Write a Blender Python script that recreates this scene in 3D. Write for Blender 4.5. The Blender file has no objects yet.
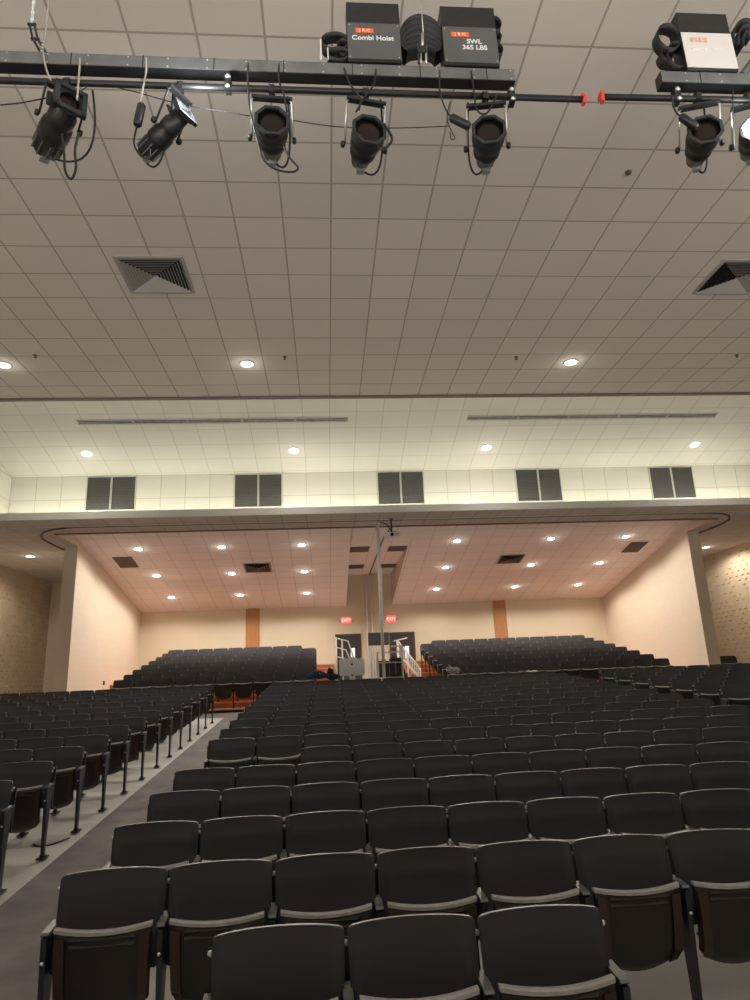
import bpy, bmesh, math, random
from mathutils import Vector, Matrix
random.seed(7)
SC = bpy.context.scene
COL = SC.collection
R = math.radians

# ------------------------------------------------------------------ camera
# room axes: x to the right, y towards the back of the hall, z up; the eye sits at 0,0,EYE
EYE = 1.72
PITCH, YAW, ROLL, FPX = R(15.110), R(4.5276), R(-2.3597), 661.02
fwd = Vector((math.sin(YAW)*math.cos(PITCH), math.cos(YAW)*math.cos(PITCH), math.sin(PITCH)))
rt0 = Vector((math.cos(YAW), -math.sin(YAW), 0)); up0 = rt0.cross(fwd)
rt = rt0*math.cos(ROLL) + up0*math.sin(ROLL); up = -rt0*math.sin(ROLL) + up0*math.cos(ROLL)
cam = bpy.data.cameras.new('camera'); camo = bpy.data.objects.new('camera', cam); COL.objects.link(camo)
camo.matrix_world = Matrix(((rt.x, up.x, -fwd.x, 0), (rt.y, up.y, -fwd.y, 0), (rt.z, up.z, -fwd.z, EYE), (0, 0, 0, 1)))
cam.sensor_fit = 'VERTICAL'; cam.sensor_height = 24; cam.lens = FPX/1000*24
cam.clip_start = .05; cam.clip_end = 200
SC.camera = camo
def ray(px, py):
    d = fwd + rt*((px-375)/FPX) - up*((py-500)/FPX)
    return d/d.y
def at(px, py, y):                       # point of the hall at depth y seen at a pixel
    d = ray(px, py)*y
    return Vector((d.x, y, d.z+EYE))
def seen(p):
    v = p - Vector((0, 0, EYE)); d = v.dot(fwd)
    if d < .1: return None
    return 375+FPX*v.dot(rt)/d, 500-FPX*v.dot(up)/d, d

# ------------------------------------------------------------------ world, exposure, lamp strengths
w = bpy.data.worlds.new('world'); SC.world = w; w.use_nodes = True
WORLD_COL, WORLD_LOW, WORLD_HIGH = (1.0, .94, .88), 3.7, .05
bg = w.node_tree.nodes['Background']; bg.inputs[0].default_value = (*WORLD_COL, 1)
# added glow from the open end: strong below to brighten ceiling, not seats
tc = w.node_tree.nodes.new('ShaderNodeTexCoord'); sx = w.node_tree.nodes.new('ShaderNodeSeparateXYZ'); mr = w.node_tree.nodes.new('ShaderNodeMapRange')
w.node_tree.links.new(tc.outputs['Generated'], sx.inputs[0]); w.node_tree.links.new(sx.outputs[2], mr.inputs[0])
for i, v in ((1, -.26), (2, -.06), (3, WORLD_LOW), (4, WORLD_HIGH)): mr.inputs[i].default_value = v
w.node_tree.links.new(mr.outputs[0], bg.inputs[1])
SC.view_settings.view_transform = 'Standard'; SC.view_settings.look = 'None'
SC.view_settings.gamma = 1; SC.view_settings.use_curve_mapping = False
SC.view_settings.exposure = 0.0
P_REAR, P_SIDE, P_COVE, P_FRONT = 160, 260, 260, 300       # downlight watts
S_COVE1, S_COVE2 = 11, 15                             # light strip strengths
WARM = (1.0, .91, .80)

# ------------------------------------------------------------------ materials
def mat(name, col=(.5,.5,.5), rough=.5, metal=0, emit=None, es=0, spec=.5):
    m = bpy.data.materials.new(name); m.use_nodes = True
    b = m.node_tree.nodes['Principled BSDF']
    b.inputs['Base Color'].default_value = (*col, 1); b.inputs['Roughness'].default_value = rough
    b.inputs['Metallic'].default_value = metal; b.inputs['Specular IOR Level'].default_value = spec
    if emit: b.inputs['Emission Color'].default_value = (*emit, 1); b.inputs['Emission Strength'].default_value = es
    return m
class NT:
    def __init__(s, m): s.t = m.node_tree; s.b = s.t.nodes['Principled BSDF']
    def n(s, ty, **k):
        o = s.t.nodes.new(ty)
        for a, v in k.items(): setattr(o, a, v)
        return o
    def l(s, a, b): s.t.links.new(a, b)
    def math(s, op, a, b=None, c=None):
        o = s.n('ShaderNodeMath', operation=op)
        for i, v in enumerate((a, b, c)):
            if v is None: continue
            if isinstance(v, (int, float)): o.inputs[i].default_value = v
            else: s.l(v, o.inputs[i])
        return o.outputs[0]
    def mix(s, f, a, b):
        o = s.n('ShaderNodeMix', data_type='RGBA')
        if isinstance(f, (int, float)): o.inputs[0].default_value = f
        else: s.l(f, o.inputs[0])
        for i, v in ((6, a), (7, b)):
            if isinstance(v, tuple): o.inputs[i].default_value = (*v, 1)
            else: s.l(v, o.inputs[i])
        return o.outputs[2]
    def bump(s, h, st, d=.01):
        o = s.n('ShaderNodeBump'); o.inputs['Strength'].default_value = st; o.inputs['Distance'].default_value = d
        s.l(h, o.inputs['Height']); s.l(o.outputs[0], s.b.inputs['Normal'])
def mottled(name, c1, c2, scale=6, rough=.7, bump=.2, detail=4, coord='Object', **k):
    m = mat(name, c1, rough, **k); t = NT(m)
    tc = t.n('ShaderNodeTexCoord'); no = t.n('ShaderNodeTexNoise')
    no.inputs['Scale'].default_value = scale; no.inputs['Detail'].default_value = detail
    t.l(tc.outputs[coord], no.inputs['Vector'])
    f = t.math('MULTIPLY_ADD', no.outputs[0], 2.2, -.6)
    f = t.math('MINIMUM', t.math('MAXIMUM', f, 0), 1)
    t.l(t.mix(f, c1, c2), t.b.inputs['Base Color'])
    if bump: t.bump(no.outputs[0], bump)
    return m
def tile_mat(name, c1, c2, gc, T=.61, gw=.022, rough=.9):
    """suspended ceiling tiles: UV carries metres, whole tiles start at multiples of T"""
    m = mat(name, c1, rough, spec=.2); t = NT(m)
    uv = t.n('ShaderNodeUVMap'); sp = t.n('ShaderNodeSeparateXYZ'); t.l(uv.outputs[0], sp.inputs[0])
    def edge(o):
        q = t.math('DIVIDE', o, T); fr = t.math('FRACT', q); fl = t.math('FLOOR', q)
        d = t.math('MULTIPLY', t.math('MINIMUM', fr, t.math('SUBTRACT', 1, fr)), T)
        return d, fl
    dx, fx = edge(sp.outputs[0]); dy, fy = edge(sp.outputs[1])
    d = t.math('MINIMUM', dx, dy)
    g = t.math('LESS_THAN', d, gw/2)
    cb = t.n('ShaderNodeCombineXYZ'); t.l(fx, cb.inputs[0]); t.l(fy, cb.inputs[1])
    wn = t.n('ShaderNodeTexWhiteNoise'); t.l(cb.outputs[0], wn.inputs['Vector'])
    no = t.n('ShaderNodeTexNoise'); no.inputs['Scale'].default_value = 1.3; t.l(uv.outputs[0], no.inputs['Vector'])
    f = t.math('MULTIPLY_ADD', wn.outputs['Value'], .6, t.math('MULTIPLY', no.outputs[0], .4))
    base = t.mix(f, c1, c2)
    t.l(t.mix(g, base, gc), t.b.inputs['Base Color'])  # darker grid lines: T-bar shadow painted into the tile colour
    n2 = t.n('ShaderNodeTexNoise'); n2.inputs['Scale'].default_value = 90; t.l(uv.outputs[0], n2.inputs['Vector'])
    h = t.math('ADD', t.math('MULTIPLY', n2.outputs[0], .15), t.math('MULTIPLY', t.math('LESS_THAN', d, .03), -1.0))
    t.bump(h, .35, .006)
    return m
def block_mat(name, c1, c2, mort, bw=.41, bh=.2, rough=.75):
    m = mat(name, c1, rough, spec=.3); t = NT(m)
    uv = t.n('ShaderNodeUVMap'); br = t.n('ShaderNodeTexBrick')
    br.inputs['Scale'].default_value = 1; br.inputs['Mortar Size'].default_value = .006
    br.inputs['Mortar Smooth'].default_value = .6; br.inputs['Brick Width'].default_value = bw; br.inputs['Row Height'].default_value = bh
    br.inputs['Color1'].default_value = (*c1, 1); br.inputs['Color2'].default_value = (*c2, 1); br.inputs['Mortar'].default_value = (*mort, 1)
    t.l(uv.outputs[0], br.inputs['Vector'])
    t.l(br.outputs['Color'], t.b.inputs['Base Color'])
    h = t.math('SUBTRACT', 1, br.outputs['Fac']); t.bump(h, .25, .006)
    return m
def wood_mat(name, c1, c2, c3, scale=(1, 1, .12), rough=.45):
    m = mat(name, c1, rough); t = NT(m)
    tc = t.n('ShaderNodeTexCoord'); mp = t.n('ShaderNodeMapping'); mp.inputs['Scale'].default_value = scale
    t.l(tc.outputs['Object'], mp.inputs[0])
    a = t.n('ShaderNodeTexNoise'); a.inputs['Scale'].default_value = 9; a.inputs['Detail'].default_value = 6; a.inputs['Distortion'].default_value = 1.2
    t.l(mp.outputs[0], a.inputs['Vector'])
    f = t.math('MINIMUM', t.math('MAXIMUM', t.math('MULTIPLY_ADD', a.outputs[0], 3, -1), 0), 1)
    c = t.mix(f, c1, c2)
    b = t.n('ShaderNodeTexNoise'); b.inputs['Scale'].default_value = 2; t.l(mp.outputs[0], b.inputs['Vector'])
    t.l(t.mix(t.math('MULTIPLY', b.outputs[0], .5), c, c3), t.b.inputs['Base Color'])
    return m

M = {}
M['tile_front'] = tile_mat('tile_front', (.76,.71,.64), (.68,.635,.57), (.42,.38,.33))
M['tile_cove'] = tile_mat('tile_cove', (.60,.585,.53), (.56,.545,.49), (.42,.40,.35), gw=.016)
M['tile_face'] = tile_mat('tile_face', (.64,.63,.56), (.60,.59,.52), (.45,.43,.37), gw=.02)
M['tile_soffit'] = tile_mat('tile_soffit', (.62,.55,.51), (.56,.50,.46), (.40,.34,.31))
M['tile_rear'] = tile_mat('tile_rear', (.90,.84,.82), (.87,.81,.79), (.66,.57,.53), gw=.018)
M['block'] = block_mat('block', (.80,.70,.56), (.78,.68,.545), (.74,.64,.51))
M['block_back'] = block_mat('block_back', (.80,.71,.54), (.78,.69,.53), (.74,.65,.50), 2.4, 1.2)
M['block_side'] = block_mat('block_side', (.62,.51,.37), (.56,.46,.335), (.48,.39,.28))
M['stud_brick'] = mottled('stud_brick', (.60,.47,.33), (.48,.35,.23), 5, .8)
M['ledge'] = mottled('ledge', (.55,.54,.51), (.52,.51,.48), 2, .6, 0)
M['trim_dark'] = mat('trim_dark', (.10,.08,.07), .6)
M['trim_brown'] = mat('trim_brown', (.17,.12,.10), .6)
M['concrete'] = mottled('concrete', (.66,.65,.62), (.52,.51,.49), 1.4, .55, .1, 8)
M['carpet'] = mottled('carpet', (.15,.138,.142), (.27,.25,.25), 2.6, .95, .5, 10)
M['black_trim'] = mat('black_trim', (.02,.02,.022), .6)
M['tier_wood'] = wood_mat('tier_wood', (.48,.17,.07), (.58,.24,.11), (.40,.13,.06), (.3, 1, 1))
M['nosing'] = mat('nosing', (.75,.42,.28), .5)
M['panel_wood'] = wood_mat('panel_wood', (.50,.22,.08), (.60,.29,.12), (.40,.15,.05), (3, 3, .25))
M['seat'] = mottled('seat', (.036,.035,.040), (.045,.043,.050), 3, .46, 0)
M['seat_rim'] = mat('seat_rim', (.34,.34,.36), .4)  # pale top rim: wear and a highlight painted into the grey
M['seat_under'] = mottled('seat_under', (.020,.013,.010), (.013,.010,.009), 3, .5, 0)
M['seat_rail'] = mottled('seat_rail', (.050,.022,.014), (.032,.016,.011), 8, .45, 0)
M['seat_edge'] = mottled('seat_edge', (.36,.35,.34), (.48,.47,.45), 25, .4, 0)  # front edge grey: wear plus caught light painted into the colour
M['standard'] = mottled('standard', (.014,.014,.017), (.024,.024,.028), 6, .4, 0)
M['armrest'] = mat('armrest', (.15,.145,.14), .35, .2)
M['bolt'] = mat('bolt', (.85,.85,.85), .25, .6)
M['metal_black'] = mottled('metal_black', (.009,.009,.010), (.020,.020,.022), 8, .42, 0)
M['metal_dark'] = mottled('metal_dark', (.015,.017,.020), (.028,.031,.034), 6, .5, 0)
M['beam_grey'] = mottled('beam_grey', (.12,.13,.13), (.19,.20,.195), 5, .45, .05, metal=.2)
M['steel'] = mat('steel', (.55,.55,.53), .35, .8)
M['grey_paint'] = mottled('grey_paint', (.085,.09,.09), (.105,.11,.11), 4, .5, 0)
M['orange'] = mat('orange', (.9,.16,.03), .5)
M['white_print'] = mat('white_print', (.85,.85,.85), .5)
M['red_cap'] = mat('red_cap', (.75,.08,.05), .5)
M['rope'] = mottled('rope', (.30,.28,.24), (.45,.43,.38), 60, .8, 0)
M['cable'] = mat('cable', (.012,.012,.012), .5)
M['glass_dark'] = mat('glass_dark', (.012,.007,.006), .25, spec=.3)
M['lamp_on'] = mat('lamp_on', (1,1,1), .5, 0, (1,.97,.93), 30)
M['downlight'] = mat('downlight', (1,1,1), .5, 0, (1,.93,.85), 14)
M['strip'] = mat('strip', (1,1,1), .5, 0, (1,.97,.80), S_COVE1)
M['strip2'] = mat('strip2', (1,1,1), .5, 0, (1,.98,.80), S_COVE2)
M['white_trim'] = mat('white_trim', (.75,.73,.70), .4)
M['grille'] = mottled('grille', (.07,.066,.062), (.10,.095,.09), 20, .7, 0)
M['grille_slat'] = mat('grille_slat', (.10,.095,.09), .6)
M['grille_brown'] = mottled('grille_brown', (.13,.10,.085), (.17,.13,.11), 25, .7, 0)
M['louver'] = mat('louver', (.42,.40,.37), .5)
M['void'] = mat('void', (.012,.014,.02), .8)
M['slot_grey'] = mottled('slot_grey', (.28,.26,.24), (.45,.43,.40), 9, .8, .3)
M['exit_red'] = mat('exit_red', (.8,.25,.2), .5, 0, (1,.12,.1), 1.0)
M['exit_text'] = mat('exit_text', (.9,.7,.6), .5, 0, (1,.55,.45), 1.1)
M['door'] = mat('door', (.055,.045,.045), .45)
M['door_frame'] = mat('door_frame', (.09,.075,.07), .5)
M['door_glass'] = mat('door_glass', (.75,.75,.78), .1, 0, (.9,.95,1), .7)
M['rail_white'] = mat('rail_white', (.78,.76,.73), .35)
M['alu'] = mat('alu', (.86,.87,.88), .35, 0)
M['screen_grey'] = mat('screen_grey', (.2,.2,.21), .3)
M['cloth_blue'] = mottled('cloth_blue', (.015,.035,.07), (.03,.06,.10), 12, .9, .4)
M['cloth_black'] = mottled('cloth_black', (.008,.009,.014), (.02,.02,.03), 10, .9, .4)
M['plastic_bag'] = mottled('plastic_bag', (.16,.16,.17), (.34,.34,.36), 14, .3, .5)
M['paper'] = mat('paper', (.75,.74,.72), .8)
M['magenta'] = mat('magenta', (.45,.05,.15), .6)
M['pole'] = mottled('pole', (.80,.77,.72), (.86,.83,.79), 10, .5, 0)
M['case_black'] = mottled('case_black', (.012,.012,.014), (.03,.03,.033), 6, .5, 0)

# ------------------------------------------------------------------ mesh helpers
class MB:
    def __init__(s): s.v = []; s.f = []; s.mi = []; s.uv = []; s.sm = []
    def face(s, pts, mi=0, uv=None, smooth=False):
        b = len(s.v); s.v += [tuple(p) for p in pts]; s.f.append(tuple(range(b, b+len(pts)))); s.mi.append(mi); s.uv.append(uv); s.sm.append(smooth)
    def raw(s, vs, fs, mi=0, smooth=False, T=None):
        b = len(s.v)
        s.v += [tuple(T @ Vector(p)) if T else tuple(p) for p in vs]
        for f in fs: s.f.append(tuple(b+i for i in f)); s.mi.append(mi); s.uv.append(None); s.sm.append(smooth)
    def box(s, a, b, mi=0, T=None, bev=0):
        x0, y0, z0 = (min(a[i], b[i]) for i in range(3)); x1, y1, z1 = (max(a[i], b[i]) for i in range(3))
        if bev:
            bm = bmesh.new(); bmesh.ops.create_cube(bm, size=1)
            for v in bm.verts: v.co = Vector(((x0+x1)/2+v.co.x*(x1-x0), (y0+y1)/2+v.co.y*(y1-y0), (z0+z1)/2+v.co.z*(z1-z0)))
            bmesh.ops.bevel(bm, geom=bm.edges[:], offset=bev, segments=2, affect='EDGES', profile=.5)
            bm.verts.index_update(); s.raw([v.co.copy() for v in bm.verts], [[v.index for v in f.verts] for f in bm.faces], mi, False, T); bm.free(); return s
        vs = [(x0,y0,z0),(x1,y0,z0),(x1,y1,z0),(x0,y1,z0),(x0,y0,z1),(x1,y0,z1),(x1,y1,z1),(x0,y1,z1)]
        s.raw(vs, [(0,3,2,1),(4,5,6,7),(0,1,5,4),(1,2,6,5),(2,3,7,6),(3,0,4,7)], mi, False, T); return s
    def prism(s, poly, axis, a, b, mi=0, T=None):
        """extrude a 2-D outline (the two other axes in order) along axis from a to b"""
        n = len(poly)
        def P(u, v, w): return {'x': (w, u, v), 'y': (u, w, v), 'z': (u, v, w)}[axis]
        vs = [P(u, v, a) for u, v in poly] + [P(u, v, b) for u, v in poly]
        fs = [tuple(range(n))[::-1], tuple(range(n, 2*n))] + [(i, (i+1) % n, n+(i+1) % n, n+i) for i in range(n)]
        s.raw(vs, fs, mi, False, T); return s
    def tube(s, pts, r, n=8, mi=0, T=None, cap=True):
        pts = [Vector(p) for p in pts]; rs = r if isinstance(r, (list, tuple)) else [r]*len(pts)
        vs = []; fs = []; prev = None
        for i, p in enumerate(pts):
            d = (pts[min(i+1, len(pts)-1)]-pts[max(i-1, 0)]).normalized()
            if prev is None: a = d.orthogonal().normalized()
            else: a = (prev - d*prev.dot(d)).normalized()
            prev = a; c = d.cross(a)
            for k in range(n):
                t = 2*math.pi*k/n; vs.append(p+(a*math.cos(t)+c*math.sin(t))*rs[i])
        for i in range(len(pts)-1):
            for k in range(n): fs.append((i*n+k, i*n+(k+1) % n, (i+1)*n+(k+1) % n, (i+1)*n+k))
        s.raw(vs, fs, mi, True, T)
        if cap: s.raw(vs[:n], [tuple(range(n))[::-1]], mi, False, T); s.raw(vs[-n:], [tuple(range(n))], mi, False, T)
        return s
    def lathe(s, prof, n=24, mi=0, T=None, smooth=True):
        """profile of (radius, z) turned about z"""
        vs = []; fs = []
        for r_, z in prof:
            for k in range(n):
                t = 2*math.pi*k/n; vs.append((r_*math.cos(t), r_*math.sin(t), z))
        for i in range(len(prof)-1):
            for k in range(n): fs.append((i*n+k, i*n+(k+1) % n, (i+1)*n+(k+1) % n, (i+1)*n+k))
        s.raw(vs, fs, mi, smooth, T); return s
    def build(s, name, mats, parent=None, loc=None):
        me = bpy.data.meshes.new(name); me.from_pydata(s.v, [], s.f)
        ms = mats if isinstance(mats, (list, tuple)) else [mats]
        for m in ms: me.materials.append(M[m] if isinstance(m, str) else m)
        me.polygons.foreach_set('material_index', s.mi); me.polygons.foreach_set('use_smooth', s.sm)
        if any(u is not None for u in s.uv):
            ul = me.uv_layers.new(name='UVMap'); k = 0
            for f, u in zip(s.f, s.uv):
                for i in range(len(f)):
                    if u: ul.data[k].uv = u[i]
                    k += 1
        bm = bmesh.new(); bm.from_mesh(me)
        if not any(u is not None for u in s.uv):
            bmesh.ops.remove_doubles(bm, verts=bm.verts, dist=1e-5)
            bmesh.ops.recalc_face_normals(bm, faces=bm.faces)
        bm.to_mesh(me); bm.free()
        o = bpy.data.objects.new(name, me); COL.objects.link(o)
        if parent: o.parent = parent
        if loc is not None: o.location = loc
        return o
def empty(name, loc=(0,0,0), rz=0, parent=None):
    o = bpy.data.objects.new(name, None); COL.objects.link(o); o.location = loc; o.rotation_euler = (0,0,rz)
    o.empty_display_size = .1
    if parent: o.parent = parent
    return o
def tag(o, label, cat, group=None, kind=None):
    o['label'] = label; o['category'] = cat
    if group: o['group'] = group
    if kind: o['kind'] = kind
    return o
def struct(o, label=None):
    o['kind'] = 'structure'
    if label: o['label'] = label; o['category'] = o.name.split('_')[0].split('.')[0]
    return o
def dup(o, parent=None):
    c = o.copy(); COL.objects.link(c)
    if parent: c.parent = parent
    for ch in CH.get(o.name, []): dup2(ch, c)
    return c
def dup2(o, parent):
    c = o.copy(); COL.objects.link(c); c.parent = parent
    for ch in CH.get(o.name, []): dup2(ch, c)
    return c
CH = {}
def register(o):                         # remember the children of a prototype once
    ch = [c for c in bpy.data.objects if c.parent == o]
    CH[o.name] = ch
    for c in ch: register(c)
def text_mesh(name, s, size, m, parent, loc, rot, bold=0, depth=.002, align='CENTER', spacing=1.0):
    cu = bpy.data.curves.new(name, 'FONT'); cu.body = s; cu.size = size; cu.extrude = depth; cu.offset = bold
    cu.align_x = align; cu.align_y = 'CENTER'; cu.space_character = spacing
    t = bpy.data.objects.new(name+'_curve', cu); COL.objects.link(t)
    bpy.context.view_layer.update()
    me = bpy.data.meshes.new_from_object(t.evaluated_get(bpy.context.evaluated_depsgraph_get()))
    bpy.data.objects.remove(t); me.materials.clear(); me.materials.append(M[m])
    o = bpy.data.objects.new(name, me); COL.objects.link(o); o.parent = parent; o.location = loc; o.rotation_euler = rot
    return o

# ------------------------------------------------------------------ levels (heights above the floor under the camera)
Z = lambda z: z+EYE
def floor_z(y): return Z(-1.712+.0708*(max(y, 1.5)-3.87))
GX = .156                                # ceiling grid origin in x
ZC = Z(5.66); ZS = Z(3.93)
XL, XR = -10.25, 14.2                    # side walls
CL, CR = -7.78, 11.74                    # cove side walls
WL, WR = -6.96, 10.92                    # inner faces of the two wing walls
YB = 25.65                               # back wall
SL, SR = .746, 2.53                      # centre strip between the two dropped panels
Y0 = -4.0                                # stage side, open
def cove_z(y): return Z(5.86-.2637*(y-13.935))
def pan_z(y): return Z(4.21-.201*(y-18.4))

# ---- floor
m = MB()
m.face([(XL,Y0,floor_z(0)),(XR,Y0,floor_z(0)),(XR,1.5,floor_z(1.5)),(XL,1.5,floor_z(1.5))])
m.face([(XL,1.5,floor_z(1.5)),(XR,1.5,floor_z(1.5)),(XR,18.13,floor_z(18.13)),(XL,18.13,floor_z(18.13))])
m.face([(XL,18.13,floor_z(18.13)),(XR,18.13,floor_z(18.13)),(XR,YB,Z(-.45)),(XL,YB,Z(-.45))])
struct(m.build('floor', 'concrete'))
AL, AR = -2.54, 6.48                     # aisle carpet borders
def carpet(name, x0, x1, y0, y1):
    m = MB(); n = 12
    for i in range(n):
        a = y0+(y1-y0)*i/n; b = y0+(y1-y0)*(i+1)/n
        for (p, q, zz) in ((a, b, .006),):
            m.face([(x0,p,floor_z(p)+zz),(x1,p,floor_z(p)+zz),(x1,q,floor_z(q)+zz),(x0,q,floor_z(q)+zz)])
    m.face([(x0,y0,floor_z(y0)-.01),(x1,y0,floor_z(y0)-.01),(x1,y0,floor_z(y0)+.006),(x0,y0,floor_z(y0)+.006)])
    return m.build(name, 'carpet')
struct(carpet('carpet', AL, -1.30, 1.5, 17.2))
struct(carpet('carpet', 5.50, AR, 1.5, 17.2))
struct(carpet('carpet', -10.2, 14.15, 17.2, 18.12))

# ---- ceilings
def slab(name, x0, x1, y0, y1, zf, matn, ph=None, uvs=None):
    m = MB(); L = math.hypot(y1-y0, zf(y1)-zf(y0))
    v0 = (y0-5.955) if ph is None else ph
    p = [(x0,y0,zf(y0)),(x1,y0,zf(y0)),(x1,y1,zf(y1)),(x0,y1,zf(y1))]
    m.face(p[::-1], 0, [(x0-GX, v0+L),(x1-GX, v0+L),(x1-GX, v0),(x0-GX, v0)][0:0] or [(x0-GX, v0+L),(x1-GX, v0+L),(x1-GX, v0),(x0-GX, v0)])
    return m.build(name, matn)
def quad(m, p, uv, mi=0): m.face(p, mi, uv)
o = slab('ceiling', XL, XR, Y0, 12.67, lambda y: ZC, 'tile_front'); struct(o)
m = MB(); m.box((XL,12.60,ZC-.035),(XR,12.69,ZC+.06)); struct(m.build('trim_1', 'trim_brown'))
m = MB(); m.face([(XL,12.3,ZC+.05),(XR,12.3,ZC+.05),(XR,12.68,ZC+.05),(XL,12.68,ZC+.05)]); struct(m.build('trim_2', 'white_trim'))
# sloped cove ceiling
s0 = (12.2-13.935)/math.cos(R(14.77))
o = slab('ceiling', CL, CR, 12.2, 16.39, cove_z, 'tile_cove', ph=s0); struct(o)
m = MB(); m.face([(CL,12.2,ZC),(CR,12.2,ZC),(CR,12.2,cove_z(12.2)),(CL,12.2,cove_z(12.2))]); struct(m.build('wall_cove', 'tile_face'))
# upright tiled face with vents
zt = cove_z(16.39)
m = MB(); zb = Z(3.9)
quad(m, [(CL,16.39,zb),(CR,16.39,zb),(CR,16.39,zt),(CL,16.39,zt)], [(0,zb-zt),(CR-CL,zb-zt),(CR-CL,0),(0,0)])
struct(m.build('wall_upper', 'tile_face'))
for x, nm in ((CL, 'wall_upper_left'), (CR, 'wall_upper_right')):
    m = MB(); quad(m, [(x,12.2,zb),(x,16.39,zb),(x,16.39,zt),(x,12.2,cove_z(12.2))], [(12.2-16.39,zb-zt),(0,zb-zt),(0,0),(12.2-16.39,cove_z(12.2)-zt)])
    struct(m.build(nm, 'tile_face'))
# soffit
def soffit(x0, x1, y0, y1, mt='tile_soffit'):
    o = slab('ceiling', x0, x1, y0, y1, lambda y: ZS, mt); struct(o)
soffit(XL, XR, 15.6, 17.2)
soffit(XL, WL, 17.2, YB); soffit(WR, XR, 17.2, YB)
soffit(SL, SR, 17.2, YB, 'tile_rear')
soffit(XL, CL, 12.69, 15.6); soffit(CR, XR, 12.69, 15.6)
for x0, x1 in ((XL, CL), (CR, XR)):
    m = MB(); quad(m, [(x0,12.68,ZS),(x1,12.68,ZS),(x1,12.68,ZC),(x0,12.68,ZC)], [(x0,0),(x1,0),(x1,1.73),(x0,1.73)]); struct(m.build('wall_drop', 'tile_face'))
# ledge in front of the upright face
m = MB(); m.prism([(15.6,ZS-.02),(15.6,Z(4.085)),(15.66,Z(4.085)),(15.66,Z(3.98)),(16.39,Z(3.98)),(16.39,ZS+.004),(15.66,ZS+.004),(15.66,ZS-.02)], 'x', XL, XR)
struct(m.build('trim_3', 'ledge'))
# light strips lying hidden in the two coves
m = MB(); m.box((CL+.1,12.40,ZC+.055),(CR-.1,12.52,ZC+.10)); o = m.build('light_strip', 'strip'); tag(o, 'long warm light strip hidden behind the lip of the front ceiling', 'light')
m = MB(); m.box((CL+.1,15.80,Z(3.985)),(CR-.1,15.90,Z(4.03))); o = m.build('light_strip', 'strip2'); tag(o, 'long warm light strip lying on the ledge below the dark vent panels', 'light')
# dropped panels over the rear seats
for x0, x1 in ((WL, SL), (SR, WR)):
    o = slab('ceiling', x0, x1, 17.2, YB, pan_z, 'tile_rear', ph=.2); struct(o)
for x in (SL, SR):
    m = MB(); yc = 19.793
    m.face([(x,17.2,ZS),(x,yc,ZS),(x,17.2,pan_z(17.2))]); m.face([(x,yc,ZS),(x,YB,ZS),(x,YB,pan_z(YB))])
    struct(m.build('wall_drop', 'block_back' if 0 else 'tile_rear'))
m = MB()
for x0, x1 in ((WL, SL), (SR, WR)): m.face([(x0,17.2,ZS),(x1,17.2,ZS),(x1,17.2,pan_z(17.2)),(x0,17.2,pan_z(17.2))])
struct(m.build('wall_recess', 'ledge'))
m = MB(); m.box((WL,17.17,ZS-.03),(WR,17.23,ZS+.01)); struct(m.build('trim_4', 'trim_brown'))
# ---- walls
m = MB(); quad(m, [(XL,YB,Z(-.7)),(XR,YB,Z(-.7)),(XR,YB,Z(4.6)),(XL,YB,Z(4.6))], [(XL,-.7),(XR,-.7),(XR,4.6),(XL,4.6)]); struct(m.build('wall_back', 'block_back'))
def wing(name, xi, xo):
    m = MB(); zl = Z(-1)
    y0, y1 = 18.87, YB
    def q(p): m.face(p, 0, [((a[1] if abs(p[0][0]-p[1][0]) < 1e-6 else a[0]), a[2]) for a in p])
    q([(xi,y0,zl),(xi,y1,zl),(xi,y1,Z(4.7)),(xi,y0,Z(4.7))])
    q([(xi,17.2,ZS),(xi,y0,ZS),(xi,y0,Z(4.7)),(xi,17.2,Z(4.7))])
    q([(xo,y0,zl),(xo,y1,zl),(xo,y1,ZS),(xo,y0,ZS)])
    q([(xo,y0,zl),(xi,y0,zl),(xi,y0,ZS),(xo,y0,ZS)])
    return struct(m.build(name, 'block'))
wing('wall_wing_left', WL, -7.32); wing('wall_wing_right', WR, 11.28)
# cap of each wing wall is painted a touch yellower: a thin trim sheet of its own
def side_wall(name, x, s, hi=True):
    m = MB(); quad(m, [(x,12.0,Z(-2)),(x,YB,Z(-2)),(x,YB,ZS),(x,12.0,ZS)], [(12,-2),(YB,-2),(YB,3.93),(12,3.93)])
    quad(m, [(x,Y0,Z(-2)),(x,12.0,Z(-2)),(x,12.0,ZC),(x,Y0,ZC)], [(Y0,-2),(12,-2),(12,5.66),(Y0,5.66)])
    quad(m, [(x,12.0,ZS),(x,12.69,ZS),(x,12.69,ZC),(x,12.0,ZC)], [(12,3.93),(12.69,3.93),(12.69,5.66),(12,5.66)])
    o = struct(m.build(name, 'block_side'))
    m = MB(); rr = random.Random(3)
    j = 0; z = -.9
    while z < 3.75:
        y = 13.0+(j % 2)*.165
        while y < YB-.2:
            if rr.random() < .62:
                a = rr.uniform(-.03, .03); w_, h_ = .045+rr.random()*.03, .028; t = .034
                zz = Z(z); yy = y+a
                vs = [(x,yy-w_,zz-h_),(x,yy+w_,zz-h_),(x,yy+w_,zz+h_),(x,yy-w_,zz+h_)]
                vs += [(x+s*t,yy-w_*.6,zz-h_*.3),(x+s*t,yy+w_*.6,zz-h_*.3),(x+s*t*.8,yy+w_*.6,zz+h_*.6),(x+s*t*.8,yy-w_*.6,zz+h_*.6)]
                m.raw(vs, [(4,5,6,7),(0,1,5,4),(1,2,6,5),(2,3,7,6),(3,0,4,7)])
            y += .33
        z += .16; j += 1
    o2 = m.build('stud', 'stud_brick', o); o2['kind'] = 'stuff'
side_wall('wall_left', XL, 1); side_wall('wall_right', XR, -1)
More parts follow.
